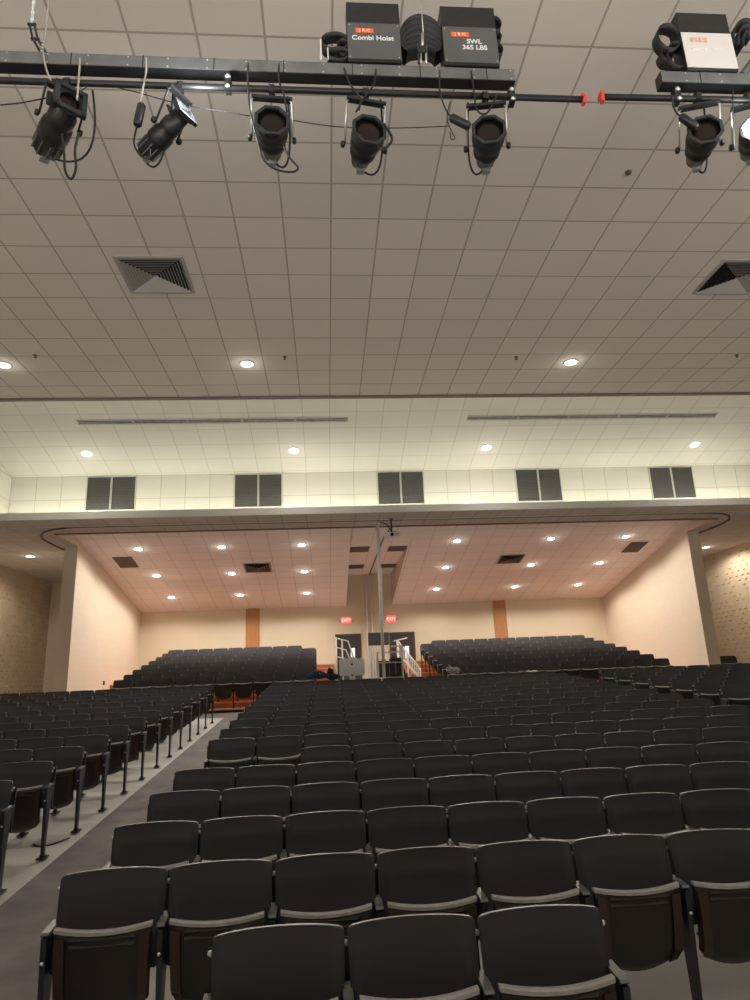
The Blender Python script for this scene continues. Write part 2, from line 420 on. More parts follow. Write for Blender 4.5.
m = MB(); m.box((XL,YB-.14,Z(-.7)),(-9.9,YB,ZS)); struct(m.build('trim_5', 'block'))
# timber strips on the back wall
for x0, x1, nm in ((-3.06, -2.55, 'trim_6'), (6.47, 6.97, 'trim_7')):
    m = MB(); m.box((x0,YB-.05,Z(.2)),(x1,YB,Z(2.9))); struct(m.build(nm, 'panel_wood'))
# folded partition channel on the back wall
m = MB(); m.box((1.47,YB-.16,Z(-.5)),(1.79,YB-.01,ZS)); struct(m.build('trim_8', 'block'))
m = MB()
for x in (1.53, 1.71): m.tube([(x,YB-.19,Z(-.5)),(x,YB-.19,ZS)], .03)
struct(m.build('trim_9', 'pole'))

# ---- tiers of the rear seating: orange boards, pale nosings, dark first riser
def tiers(x0, x1, nm):
    root = empty(nm, (0,0,0)); struct(root)
    b = MB(); n = MB(); f = MB(); k_ = MB()
    for i in range(9):
        y = 18.13+.868*i; zz = Z(-.60+.149*i); y2 = min(y+.868, YB) if i < 8 else YB
        ztop = zz; zl = zz-.15 if i else floor_z(18.13)-.02
        b.box((x0,y,zl),(x1,y2,ztop-.012))
        f.face([(x0,y,ztop-.011),(x1,y,ztop-.011),(x1,y2,ztop-.011),(x0,y2,ztop-.011)])
        n.box((x0-.01,y-.02,ztop-.035),(x1+.01,y+.04,ztop))
        if i == 0: k_.box((x0,y-.03,zl),(x1,y-.005,ztop-.04))
    b.build('riser', 'tier_wood', root); f.build('tread', 'tier_wood', root); n.build('nosing', 'nosing', root); k_.build('kick_board', 'black_trim', root)
tiers(WL+.002, .22, 'floor_tier_left'); tiers(2.75, WR-.002, 'floor_tier_right')
tiers(11.30, 12.1, 'floor_tier_side')

# ------------------------------------------------------------------ vents and lamps in the ceilings
def downlight(x, y, zf, slope, power, label, grp, col=WARM, blend=.35, ang=168):
    t = empty('ceiling_light', (x, y, zf(y)-.004)); t.rotation_euler = (slope, 0, 0)
    m = MB(); m.lathe([(.105,0),(.14,0),(.145,-.006),(.138,-.014),(.11,-.016),(.105,-.004)], 28); m.build('trim_ring', 'white_trim', t)
    m = MB(); m.lathe([(.0001,-.018),(.06,-.016),(.108,-.008)], 28); m.build('lens', 'downlight', t)
    tag(t, label, 'ceiling light', grp)
    L = bpy.data.lights.new('lamp', 'SPOT'); L.energy = power; L.color = col; L.spot_size = R(ang); L.spot_blend = blend; L.shadow_soft_size = .09; L.use_shadow = True
    lo = bpy.data.objects.new('lamp', L); COL.objects.link(lo); lo.parent = t; lo.location = (0, 0, -.03)
    L = bpy.data.lights.new('spill', 'POINT'); L.energy = (min(power, 170))*.010; L.color = col; L.shadow_soft_size = .06  # extra point lamp below the fixture, added to brighten the surrounding ceiling
    lo = bpy.data.objects.new('spill', L); COL.objects.link(lo); lo.parent = t; lo.location = (0, 0, -.14)
    return t
SLP = -math.atan(.201); SLC = -math.atan(.2637)
names = ['front', 'middle', 'back']
for si, (side, xs) in enumerate((('left', (-5.49, -3.08, -.71)), ('right', (4.01, 6.95, 9.34)))):
    for j, yy in enumerate((19.6, 21.82, 24.0)):
        for i, x in enumerate(xs):
            where = (('beside the left wall', 'in the middle column', 'beside the centre gap') if side == 'left' else ('beside the centre gap', 'in the middle column', 'beside the right wall'))[i]
            downlight(x, yy, pan_z, SLP, P_REAR, f'round ceiling light, {names[j]} row, {where} of the {side} sloping rear panel', 'round lights in the sloping rear ceiling panels')
downlight(-8.77, 20.08, lambda y: ZS, 0, P_SIDE, 'round ceiling light above the far left side seats near the studded wall', 'side ceiling lights')
downlight(13.1, 21.61, lambda y: ZS, 0, P_SIDE, 'round ceiling light above the far right side seats near the studded wall', 'side ceiling lights')
for x, n_ in ((-5.65, 'first'), (-.72, 'second'), (4.07, 'third'), (9.5, 'fourth')):
    downlight(x, 15.39, cove_z, SLC, P_COVE, f'round light in the bright sloping ceiling above the vent panels, {n_} from the left', 'lights in the bright sloping ceiling', ang=125)
for x, n_ in ((-5.65, 'first'), (-1.36, 'second'), (4.72, 'third')):
    downlight(x, 11.15, lambda y: ZC, 0, P_FRONT, f'round light in the dim front ceiling near its edge, {n_} from the left', 'lights in the dim front ceiling', ang=92, blend=.6)

def diffuser(name, x0, x1, y0, y1, zf, slope, label, grp, n=9, dark='louver'):
    cx, cy = (x0+x1)/2, (y0+y1)/2; W_, D_ = (x1-x0)/2, (y1-y0)/2/math.cos(slope)
    t = empty(name, (cx, cy, zf(cy)-.003)); t.rotation_euler = (slope, 0, 0)
    m = MB()
    for a, b in (((-W_-.05,-D_-.05,-.015),(W_+.05,-D_,0)), ((-W_-.05,D_,-.015),(W_+.05,D_+.05,0)), ((-W_-.05,-D_,-.015),(-W_,D_,0)), ((W_,-D_,-.015),(W_+.05,D_,0))): m.box(a, b)
    m.build('frame', 'louver', t)
    m = MB(); m.box((-W_,-D_,-.002),(W_,D_,0)); m.build('backing', 'void', t)
    m = MB()
    for k in range(n):
        s = 1-k/n; s2 = s-.62/n; a, b, c, d = W_*s, D_*s, W_*s2, D_*s2; z0, z1 = -.028, -.004
        o4 = [(-a,-b,z1),(a,-b,z1),(a,b,z1),(-a,b,z1)]; i4 = [(-c,-d,z0),(c,-d,z0),(c,d,z0),(-c,d,z0)]
        # blades flare outwards and down, as on a real four-way diffuser
        o4 = [(x, y, -.034) for x, y, z in o4]; i4 = [(x, y, -.006) for x, y, z in i4]
        m.raw(o4+i4, [(q, (q+1) % 4, 4+(q+1) % 4, 4+q) for q in range(4)])
    m.build('louver', dark, t)
    tag(t, label, 'air vent', grp)
diffuser('air_diffuser', -2.74, -1.90, 8.02, 8.80, lambda y: ZC, 0, 'large square louvred air diffuser in the front ceiling, left of centre', 'large square ceiling diffusers', 10)
diffuser('air_diffuser', 5.88, 6.72, 8.0, 8.78, lambda y: ZC, 0, 'large square louvred air diffuser in the front ceiling near the right edge', 'large square ceiling diffusers', 10)
diffuser('air_diffuser', -2.58, -1.80, 21.02, 21.72, pan_z, SLP, 'dark louvred diffuser in the left sloping rear panel', 'dark diffusers in the rear panels', 5, 'grille_brown')
diffuser('air_diffuser', 5.72, 6.45, 20.9, 21.56, pan_z, SLP, 'dark louvred diffuser in the right sloping rear panel', 'dark diffusers in the rear panels', 5, 'grille_brown')
def grille_ceiling(x0, x1, y0, y1, zf, slope, label, grp):
    cx, cy = (x0+x1)/2, (y0+y1)/2; W_, D_ = (x1-x0)/2, (y1-y0)/2
    t = empty('return_grille', (cx, cy, zf(cy)-.003)); t.rotation_euler = (slope, 0, 0)
    m = MB(); m.box((-W_,-D_,-.006),(W_,D_,0)); m.build('backing', 'void', t)
    m = MB()
    for a, b in (((-W_-.02,-D_-.02,-.014),(W_+.02,-D_,0)), ((-W_-.02,D_,-.014),(W_+.02,D_+.02,0)), ((-W_-.02,-D_,-.014),(-W_,D_,0)), ((W_,-D_,-.014),(W_+.02,D_,0))): m.box(a, b)
    m.build('frame', 'grille_brown', t)
    m = MB(); k = int(2*D_/.05)
    for i in range(k):
        y = -D_+(i+.5)*2*D_/k; m.box((-W_,y-.016,-.012),(W_,y+.016,-.007))
    m.build('slats', 'grille_brown', t)
    tag(t, label, 'air vent', grp)
grille_ceiling(-6.40, -5.87, 20.2, 21.03, pan_z, SLP, 'brown return grille in the left rear panel beside the left wing wall', 'brown return grilles in the rear panels')
grille_ceiling(9.74, 10.27, 20.08, 20.9, pan_z, SLP, 'brown return grille in the right rear panel beside the right wing wall', 'brown return grilles in the rear panels')
for (x0, x1, y0, y1, lb) in ((.78, 1.34, 19.95, 20.75, 'front left'), (.78, 1.34, 23.25, 23.98, 'back left'), (1.98, 2.50, 20.0, 20.78, 'front right'), (1.98, 2.50, 23.27, 23.97, 'back right')):
    grille_ceiling(x0, x1, y0, y1, lambda y: ZS, 0, f'brown grille in the narrow centre ceiling strip, the {lb} one of four', 'brown grilles in the centre ceiling strip')
# long slots in the bright sloping ceiling
for x0, x1, lb in ((-5.46, .58, 'left'), (3.36, 9.43, 'right')):
    t = empty('slot_diffuser', ((x0+x1)/2, 14.2, cove_z(14.2)-.003)); t.rotation_euler = (SLC, 0, 0); h = (x1-x0)/2
    m = MB(); m.box((-h,-.075,-.01),(h,.075,0)); m.build('backing', 'slot_grey', t)
    m = MB(); m.box((-h,-.085,-.018),(h,-.07,0)); m.box((-h,.07,-.018),(h,.085,0)); m.build('frame', 'louver', t)
    m = MB()
    for i in range(5): m.box((-h+i*2*h/5+.03,-.045,-.02),(-h+(i+1)*2*h/5-.03,-.03,-.008)); m.box((-h+i*2*h/5+.03,.01,-.02),(-h+(i+1)*2*h/5-.03,.025,-.008))
    m.build('blade', 'grille_slat', t)
    tag(t, f'long thin grey slot diffuser in the bright sloping ceiling, the {lb} one', 'air vent', 'slot diffusers')
# sprinklers / sensors
for x, y, lb in ((-4.96, 10.8, 'leftmost'), (-.66, 10.9, 'second from the left'), (3.60, 10.94, 'third from the left'), (7.87, 10.9, 'rightmost')):
    m = MB(); m.lathe([(.0001,0),(.035,0),(.03,-.01),(.012,-.015),(.012,-.04),(.03,-.045),(.0001,-.048)], 12)
    o = m.build('sprinkler_head', 'trim_dark', None, (x, y, ZC)); tag(o, f'tiny dark sprinkler head in the front ceiling near its back edge, {lb}', 'sprinkler', 'sprinkler heads')
m = MB(); m.lathe([(.0001,0),(.04,0),(.035,-.02),(.0001,-.03)], 12); o = m.build('sprinkler_head', 'trim_dark', None, (3.66, 6.3, ZC)); tag(o, 'small dark sprinkler head in the ceiling just below the red pipe ends', 'sprinkler')
# upright vent panels on the tiled face, pairs
for k, i0 in enumerate((3, 9, 15, 21, 27)):
    for q in (0, 1):
        x0 = CL+(i0+q)*.61+.025; x1 = x0+.565; z1 = zt-.03; z0 = zt-.90
        t = empty('vent_panel', ((x0+x1)/2, 16.385, z0)); W_ = (x1-x0)/2; H_ = z1-z0
        m = MB(); m.box((-W_,-.012,0),(W_,0,H_)); m.build('backing', 'grille', t)
        m = MB()
        for a, b in (((-W_-.012,-.03,-.012),(W_+.012,0,.008)), ((-W_-.012,-.03,H_-.008),(W_+.012,0,H_+.012)), ((-W_-.012,-.03,0),(-W_,0,H_)), ((W_,-.03,0),(W_+.012,0,H_))): m.box(a, b)
        m.build('frame', 'ledge', t)
        m = MB(); n_ = 22
        for i in range(n_):
            zz = (i+.5)*H_/n_; m.raw([(-W_,-.014,zz+.010),(W_,-.014,zz+.010),(W_,-.026,zz-.010),(-W_,-.026,zz-.010)], [(0,1,2,3)])
        m.build('slats', 'grille_slat', t)
        tag(t, f'dark grey vent panel above the ledge, {("left","right")[q]} half of the {("first","second","third","fourth","fifth")[k]} pair from the left', 'air vent', 'upright vent panels above the ledge')

# curtain track under the soffit, curling back at both ends
pts = []
def cpx(a): return a
left = []
for px, py in ((71,552.5),(60,547.5),(48,541.5),(42,537.5),(41,534.5),(45,531),(54,528.5),(68,527),(90,526)):
    d = ray(px, py); q_ = d*((ZS-EYE)/d.z); left.append((q_.x, q_.y))
pass
xm = 1.98
path = left+[(x, left[-1][1]) for x in (-3, 0, 1.98, 4, 7)]+[(2*xm-x, y) for x, y in left[::-1]]
m = MB()
for (xa, ya), (xb, yb) in zip(path[:-1], path[1:]): m.tube([(xa,ya,ZS-.02),(xb,yb,ZS-.02)], .022, 6)
o = m.build('curtain_track', 'trim_dark'); tag(o, 'thin dark curtain track under the soffit, curling back at both ends', 'track')
m = MB(); m.box((1.66,18.2,ZS-.03),(1.70,YB-.2,ZS)); o = m.build('partition_track', 'trim_dark'); tag(o, 'straight dark track running down the centre ceiling strip', 'track')

# ------------------------------------------------------------------ back of the hall: doors, signs, booth
for k, (x0, x1, n_) in enumerate(((.30, 1.28, 'door_1'), (2.36, 3.34, 'door_2'))):
    t = empty(n_, ((x0+x1)/2, YB, Z(-.45))); struct(t, None); W_ = (x1-x0)/2; H_ = 2.13
    m = MB(); m.box((-W_,-.05,0),(-W_+.06,0,H_)); m.box((W_-.06,-.05,0),(W_,0,H_)); m.box((-W_+.06,-.05,H_-.06),(W_-.06,0,H_)); m.build('door_frame', 'door_frame', t)
    m = MB(); m.box((-W_+.06,-.035,.01),(W_-.06,-.005,H_-.06), bev=.004); d = m.build('door_leaf', 'door', t)
    m = MB(); m.box((.08,-.042,1.15),(.24,-.034,1.60)); m.build('door_glass', 'door_glass', d)
    m = MB(); m.box((-W_+.12,-.09,.95),(W_-.12,-.06,1.0)); m.box((-W_+.12,-.06,.93),(-W_+.18,-.035,1.02)); m.box((W_-.18,-.06,.93),(W_-.12,-.035,1.02)); m.build('push_bar', 'steel', d)
for k, (x, lb) in enumerate(((.73, 'left'), (2.46, 'right'))):
    t = empty('exit_sign', (x, YB-.01, Z(2.19)))
    m = MB(); m.box((-.18,-.06,-.12),(.18,0,.12), bev=.01); m.build('housing', 'exit_red', t)
    text_mesh('lettering', 'EXIT', .17, 'exit_text', t, (0,-.064,-.005), (R(90),0,0), .004)
    for s in (-1, 1):
        m = MB(); m.lathe([(.0001,0),(.045,0),(.055,.03),(.04,.07),(.0001,.075)], 12, T=Matrix.Translation((s*.24,-.02,-.01)) @ Matrix.Rotation(R(90), 4, 'X')); m.box((s*.18,-.035,-.02),(s*.22,-.02,.0)); m.build('lamp_head', 'white_trim', t)
    tag(t, f'small lit red EXIT sign on the back wall above the {lb} door', 'exit sign', 'exit signs')

m = MB(); m.tube([(1.375,16.82,floor_z(16.8)),(1.375,16.82,ZS)], .042, 14); t = empty('support_pole', (0,0,0)); m.build('shaft', 'pole', t)
m = MB(); m.tube([(1.375,16.82,ZS-.03),(1.375,16.82,ZS)], .07, 14); m.build('flange', 'white_trim', t)
for zz in (0.5, 1.3, 2.1, 2.9): m = MB(); m.tube([(1.375,16.82,Z(zz)),(1.375,16.82,Z(zz)+.02)], .046, 14); m.build('collar', 'white_trim', t); tag(t, 'tall thin off-white pole rising from the back of the middle seats to the soffit', 'pole')

# projector
t = empty('projector', (1.70, 16.4, Z(3.50)))
m = MB(); m.box((-.20,-.15,-.06),(.20,.15,.06), bev=.02); m.build('body', 'white_trim', t)
m = MB(); m.tube([(-.02,-.15,-.01),(-.02,-.19,-.01)], .045, 16); m.build('lens', 'glass_dark', t)
m = MB(); m.tube([(-.01,0,.06),(-.01,0,.43)], .022, 10); m.box((-.10,-.08,.06),(.09,.08,.085)); m.box((-.06,-.06,.41),(.05,.06,.43))
m.tube([(-.12,0,.07),(-.05,0,.2)], .012, 6); m.build('mount', 'metal_black', t)
m = MB(); m.tube([(0,.02,.09),(-.06,.02,.2),(-.13,.02,.30),(-.22,.02,.34),(-.29,.05,.35)], .014, 8); m.build('cable', 'cable', t)
m = MB()
for k in range(6): m.box((.05+k*.02,-.153,-.03),(.06+k*.02,-.149,.03))
m.build('air_slots', 'trim_dark', t)
tag(t, 'white ceiling projector on a black stem beside the tall pole', 'projector')

# booth: desk, computer, monitor, cart
fz = floor_z(17.6)
t = empty('booth_desk', (1.0, 17.75, fz))
m = MB(); m.box((-.95,-.28,.70),(.22,.28,.73), bev=.005); m.build('table_top', 'case_black', t)
for x in (-.9, .17):
    for y in (-.23, .23): m = MB(); m.box((x-.02,y-.02,0),(x+.02,y+.02,.70)); m.build('leg', 'metal_black', t)
tag(t, 'black folding desk behind the last middle row, under the silver computer', 'desk')
t = empty('desktop_computer', (.62, 17.7, fz+.733))
a = Matrix.Rotation(R(6), 4, 'X')
m = MB(); m.prism([(-.33,.11),(.33,.11),(.33,.50),(.31,.53),(-.31,.53),(-.33,.50)], 'y', -.012, .006, T=a)
m.lathe([(.0001,.03),(.16,.02),(.25,0)], 24, T=a @ Matrix.Translation((0,-.012,.33)) @ Matrix.Rotation(R(90), 4, 'X')); m.build('screen_back', 'alu', t)
m = MB(); m.prism([(-.07,0),(.07,0),(.065,.29),(-.065,.29)], 'y', -.06, -.05, T=Matrix.Rotation(R(4), 4, 'X')); m.box((-.09,-.09,0),(.09,.08,.008)); m.build('stand', 'alu', t)
m = MB(); m.lathe([(.0001,.0),(.028,.0)], 16, T=a @ Matrix.Translation((0,-.045,.40)) @ Matrix.Rotation(R(90), 4, 'X') @ Matrix.Translation((0,0,0))); m.prism([(.0,.436),(.014,.450),(.006,.430)], 'y', -.047, -.044, T=a); m.build('emblem', 'metal_black', t)
m = MB(); m.lathe([(.0001,.0),(.026,.0)], 16, T=Matrix.Rotation(R(4), 4, 'X') @ Matrix.Translation((0,-.063,.12)) @ Matrix.Rotation(R(90), 4, 'X')); m.build('cable_hole', 'metal_black', t)
tag(t, 'silver all-in-one computer seen from behind on the booth desk', 'computer')
t = empty('keyboard', (.93, 17.62, fz+.733)); m = MB(); m.box((-.2,-.06,0),(.2,.06,.012), bev=.003); m.build('body', 'case_black', t)
m = MB()
for i in range(12):
    for j in range(4): m.box((-.19+i*.032,-.05+j*.025,.012),(-.163+i*.032,-.03+j*.025,.018))
m.build('keys', 'screen_grey', t); tag(t, 'black low keyboard case lying right of the silver computer', 'keyboard')

fz2 = Z(-.60)
t = empty('television_stand', (1.42, 18.75, fz2+.0))
m = MB(); m.box((-.29,-.03,1.49),(.29,.03,1.84), bev=.008); m.build('screen', 'screen_grey', t)
m = MB()
for x in (-.22, -.14): m.tube([(x,.04,0),(x,.04,1.5)], .018, 8)
m.box((-.3,-.2,0),(-.06,.25,.04)); m.build('post', 'rail_white', t)
tag(t, 'dark flat screen on two pale posts behind the tall pole', 'screen')
t = empty('equipment_cart', (1.70, 18.35, fz2))
m = MB()
for x in (-.36, .30):
    for y in (-.22, .22): m.box((x-.018,y-.018,.06),(x+.018,y+.018,1.42 if x > 0 else 1.30))
for zz in (.10, .62, 1.0, 1.28): m.box((-.36,-.22,zz-.012),(.30,-.19,zz+.012)); m.box((-.36,.19,zz-.012),(.30,.22,zz+.012))
m.box((.0,-.24,1.40),(.32,-.20,1.44)); m.build('frame', 'rail_white', t)
for zz in (.10, .62): m = MB(); m.box((-.36,-.22,zz),(.30,.22,zz+.02)); m.build('shelf', 'metal_dark', t)
for x in (-.32, .26):
    for y in (-.18, .18):
        m = MB(); m.tube([(x-.015,y,.03),(x+.015,y,.03)], .03, 12); m.build('wheel', 'cable', t)
tag(t, 'pale framed equipment cart standing behind the tall pole', 'cart')
for (x0, x1, z0, z1, lb, cat) in ((-.33, -.06, .64, 1.05, 'upright black case on the cart, left of the tall pole', 'case'), (-.03, .27, .64, 1.12, 'upright black case on the cart, right of the tall pole', 'case')):
    q = empty('equipment_case', (1.70+(x0+x1)/2, 18.35, fz2+z0)); W_ = (x1-x0)/2; H_ = z1-z0
    m = MB(); m.box((-W_,-.17,0),(W_,.17,H_), bev=.02); m.build('body', 'case_black', q)
    m = MB(); m.tube([(-.06,0,H_-.005),(-.05,0,H_+.04),(.05,0,H_+.04),(.06,0,H_-.005)], .01, 6); m.build('handle', 'metal_black', q)
    m = MB(); m.box((-W_*.2,-.178,H_*.1),(W_*.05,-.168,H_*.85)); m.build('strap', 'magenta', q)
    tag(q, lb, cat, 'black cases on the cart')

# railings
def railing(name, posts, rails, label, bal=None):
    t = empty(name, posts[0][0])
    o0 = Vector(posts[0][0])
    for a, b in posts: m = MB(); m.tube([Vector(a)-o0, Vector(b)-o0], .024, 8); m.build('post', 'rail_white', t)
    for a in rails: m = MB(); m.tube([Vector(p)-o0 for p in a], .022, 8); m.build('rail', 'rail_white', t)
    if bal:
        for a, b in bal: m = MB(); m.tube([Vector(a)-o0, Vector(b)-o0], .011, 6); m.build('baluster', 'rail_white', t)
    tag(t, label, 'railing', 'white stair railings')
yr = 21.0; zf_ = Z(-.55)
P = lambda px, py, y=yr: at(px, py, y)
def down(p, z=zf_): return Vector((p.x, p.y, z))
railing('stair_railing', [(down(P(336,638)), P(336,638)), (down(P(342,639)), P(342,639)), (down(P(354,662)), P(354,662))],
        [[P(335,638), P(348,641), P(355,662)], [P(335,647), P(346,650), P(351,662)], [P(335,656.5), P(346,659)]],
        'white pipe stair railing in front of the left door, behind the computer')
a0, a1 = at(398,641,22.6), at(420,668,20.4)
up_ = lambda p, q, k: p+(q-p)*k
lo = Vector((0,0,-.42))
railing('stair_railing', [(down(a0), a0), (down(up_(a0,a1,.45)), up_(a0,a1,.45)), (down(a1, Z(-.5)), a1), (down(at(397,641,22.9)), at(397,641,22.9))],
        [[a0, a1], [a0+lo, a1+lo*.75], [at(394,641,22.6), at(407,638,22.9)]],
        'white sloping stair railing with close balusters right of the right door',
        [(up_(a0,a1,k/12), up_(a0,a1,k/12)+lo*1.2) for k in range(13)]+[(up_(a0,a1,k/12)+lo*1.1, up_(a0,a1,(k+1.6)/12)) for k in range(0, 11)])

# ------------------------------------------------------------------ seats
SWD = .53
def grid(m, fn, nu, nv, mi=0, smooth=True, flip=False):
    vs = [fn(i/(nu), j/(nv)) for j in range(nv+1) for i in range(nu+1)]; fs = []
    for j in range(nv):
        for i in range(nu):
            a = j*(nu+1)+i; q = (a, a+1, a+nu+2, a+nu+1); fs.append(q[::-1] if flip else q)
    m.raw(vs, fs, mi, smooth)
def shell(outline, depth_fn, th, nu, nv, mi_f=0, mi_r=0, top_mi=1, T=None):
    """curved plate: outline(u,v)->(x,z); depth_fn(x,z)->y of the front skin"""
    m = MB()
    F = lambda u, v: (lambda x, z: Vector((x, depth_fn(x, z), z)))(*outline(u, v))
    B = lambda u, v: (lambda x, z: Vector((x, depth_fn(x, z)+th, z)))(*outline(u, v))
    grid(m, F, nu, nv, mi_f); grid(m, B, nu, nv, mi_f, flip=True)
    def strip(ps, mi):
        f = [F(*p) for p in ps]; b = [B(*p) for p in ps]; n = len(ps)
        m.raw(f+b, [(i, i+1, n+i+1, n+i) for i in range(n-1)], mi, True)
    strip([(i/nu, 1) for i in range(nu+1)], top_mi); strip([(i/nu, 0) for i in range(nu+1)], mi_r)
    strip([(0, j/nv) for j in range(nv+1)], mi_r); strip([(1, j/nv) for j in range(nv+1)], mi_r)
    return m
def back_outline(u, v):
    x = (u*2-1); z = v
    wt = .2585-.010*(1-v)                 # half width, a little wider at the top
    # rounded upper and lower corners
    r_ = .055
    k = 0
    if v > 1-r_: k = 1-math.sqrt(max(0, 1-((v-(1-r_))/r_)**2))
    if v < r_*.8: k = max(k, 1-math.sqrt(max(0, 1-((r_*.8-v)/(r_*.8))**2)))
    hw = wt-.020*k
    zz = .425+.405*v+.005*(1-x*x)*v-.003*(abs(x)**8)*v
    return x*hw, zz
def back_depth(x, z):
    s = (z-.42)/.41
    d = -.105*max(0, 1-s)**1.15-.035*(abs(x)/.25)**2
    if .70 < s < .80: d -= .004
    if s < .25: d -= .02*(.25-s)
    return d
mseat = {}
def back_mb(nu=10, nv=8):
    vs = [0, .03, .06, .3, .68, .72, .80, .945, .965, .988, 1] if nv == 10 else [0, .1, .5, .9, 1]
    m = MB(); th = .016; n = len(vs)-1
    F = lambda i, j, o=0: (lambda x, z: Vector((x, back_depth(x, z)+o, z)))(*back_outline(i/nu, vs[j]))
    for o, fl in ((0, False), (th, True)):
        V = [F(i, j, o) for j in range(n+1) for i in range(nu+1)]; fs = []
        for j in range(n):
            for i in range(nu):
                a = j*(nu+1)+i; q = (a, a+1, a+nu+2, a+nu+1); fs.append(q[::-1] if fl else q)
        m.raw(V, fs, 0, True)
    def strip(ij, mi):
        f = [F(i, j) for i, j in ij]; b = [F(i, j, th) for i, j in ij]; k = len(ij)
        m.raw(f+b, [(q, q+1, k+q+1, k+q) for q in range(k-1)], mi, False)
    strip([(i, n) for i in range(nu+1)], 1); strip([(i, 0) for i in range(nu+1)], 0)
    strip([(0, j) for j in range(n+1)], 0); strip([(nu, j) for j in range(n+1)], 0)
    return m
def pan_pt(u, v, o=0):                    # tipped-up seat: underside faces the stage
    x = u*2-1; hw = .222-.012*(1-v)
    if v < .2: hw -= .05*(1-math.sqrt(max(0, 1-((.2-v)/.2)**2)))
    z = .255+.375*v - .022*(1-x*x)*(1-v)*1.6 - .020*(1-x*x)*v
    y = -.150-.045*v - .012*math.sin(math.pi*v) - .018*(1-x*x)*v + .06*max(0, .18-v)/.18
    return Vector((x*hw, y+o, z))
def pan_mb(nu=8, nv=7):
    m = MB()
    P_ = lambda i, j, o=0: pan_pt(i/nu, j/nv, o)
    for o, fl in ((0, False), (.030, True)):
        V = [P_(i, j, o) for j in range(nv+1) for i in range(nu+1)]; fs = []
        for j in range(nv):
            for i in range(nu):
                a = j*(nu+1)+i; q = (a, a+1, a+nu+2, a+nu+1); fs.append(q[::-1] if fl else q)
        m.raw(V, fs, 0, True)
    def strip(ij, mi):
        f = [P_(i, j) for i, j in ij]; b = [P_(i, j, .030) for i, j in ij]; k = len(ij)
        m.raw(f+b, [(q, q+1, k+q+1, k+q) for q in range(k-1)], mi, False)
    strip([(i, nv) for i in range(nu+1)], 0); strip([(i, 0) for i in range(nu+1)], 0)
    strip([(0, j) for j in range(nv+1)], 0); strip([(nu, j) for j in range(nv+1)], 0)
    # shallow cross ribs
    for v in (.80, .88):
        m.raw([pan_pt(.16, v, -.002), pan_pt(.84, v, -.002), pan_pt(.84, v+.03, -.010), pan_pt(.16, v+.03, -.010), pan_pt(.84, v+.06, -.002), pan_pt(.16, v+.06, -.002)], [(0,1,2,3),(3,2,4,5)])
    return m
def edge_mb(nu=8):
    m = MB()
    sec = [(-.005,-.010),(-.005,.005),(.002,.010),(.028,.009),(.032,.0),(.028,-.008)]
    vs = []
    for i in range(nu+1):
        p = pan_pt(i/nu, 1); 
        for dy, dz in sec: vs.append((p.x*1.01, p.y+dy, p.z+dz))
    n = len(sec); fs = [(i*n+k, i*n+(k+1) % n, (i+1)*n+(k+1) % n, (i+1)*n+k) for i in range(nu) for k in range(n)]
    fs += [tuple(range(n)), tuple(range(nu*n, nu*n+n))[::-1]]
    m.raw(vs, fs, 0, False); return m
def rail_mb(s):
    m = MB(); pts = []
    for j in range(6):
        v = .06+.86*j/5; p = pan_pt(.5+s*.49, v, -.004); p2 = pan_pt(.5+s*.385, v, -.004); pts.append((p, p2))
    vs = []
    for p, p2 in pts: vs += [p, p+Vector((0,-.016,0)), p2+Vector((0,-.010,0)), p2]
    fs = [(j*4+k, j*4+(k+1) % 4, j*4+4+(k+1) % 4, j*4+4+k) for j in range(5) for k in range(4)]+[(0,1,2,3),(20,23,22,21)]
    m.raw(vs, fs); return m
def standard_mb():
    m = MB()
    # tapered side plate (y,z outline), foot plate and the upper bracket between the backrests
    m.prism([(-.165,.012),(-.115,.012),(-.095,.30),(-.055,.50),(-.02,.60),(-.10,.615),(-.20,.600),(-.195,.50),(-.180,.30)], 'x', -.013, .013)
    m.prism([(-.030,.42),(-.004,.42),(.030,.77),(.012,.775)], 'x', -.011, .011)
    m.box((-.035,-.215,0),(.035,-.065,.012)); m.box((-.022,-.16,.012),(.022,-.12,.03))
    return m
def arm_mb():
    m = MB(); m.prism([(-.185,.606),(-.03,.618),(-.02,.627),(-.03,.634),(-.185,.624),(-.195,.614)], 'x', -.019, .019); return m
def bolt_mb(q=0):
    m = MB()
    for (y, z, r_) in (((-.012, .765, .013), (-.203, .50, .009))[q],):
        m.lathe([(.0001,.006),(r_*.7,.005),(r_,0)], 8, T=Matrix.Translation((0, y-.012 if y > -.1 else y, z)) @ Matrix.Rotation(R(90), 4, 'X'))
    return m

def row_pos(k, s):                        # s = metres along the arc from the left end of the middle block
    Rk = 67.67+.836*(k-1); xc = 1.567; yc = -63.783
    t0 = math.asin((-1.36-xc)/Rk); t = t0+s/Rk
    y = yc+Rk*math.cos(t); return Vector((xc+Rk*math.sin(t), y, 0)), -t
TOPZ = .825                                # height of the backrest top above the floor
def row_floor(k): return Z(-.892+.0592*(k-1))-TOPZ
seats = []                                # (block, row, number, location, rotation, last)
for k in range(0, 17):
    for i in range(13):
        if k == 0 and i > 2: continue
        if k == 5 and i < 2: continue
        if k == 0: p, r_ = row_pos(0, .88+i*SWD+SWD/2)
        else: p, r_ = row_pos(k, i*SWD+SWD/2)
        p.z = row_floor(k); seats.append(('middle', k, i, p, r_, i == 12 or (k == 0 and i == 2)))
for k in range(3, 17):
    for i in range(13):                   # left block, counted away from the aisle
        p, r_ = row_pos(k, -1.32-i*SWD-SWD/2); p.z = row_floor(k); seats.append(('left', k, i, p, r_, i == 0))
for k in range(3, 17):
    for i in range(13):
        p, r_ = row_pos(k, 7.98+i*SWD+SWD/2); p.z = row_floor(k); seats.append(('right', k, i, p, r_, i == 12))
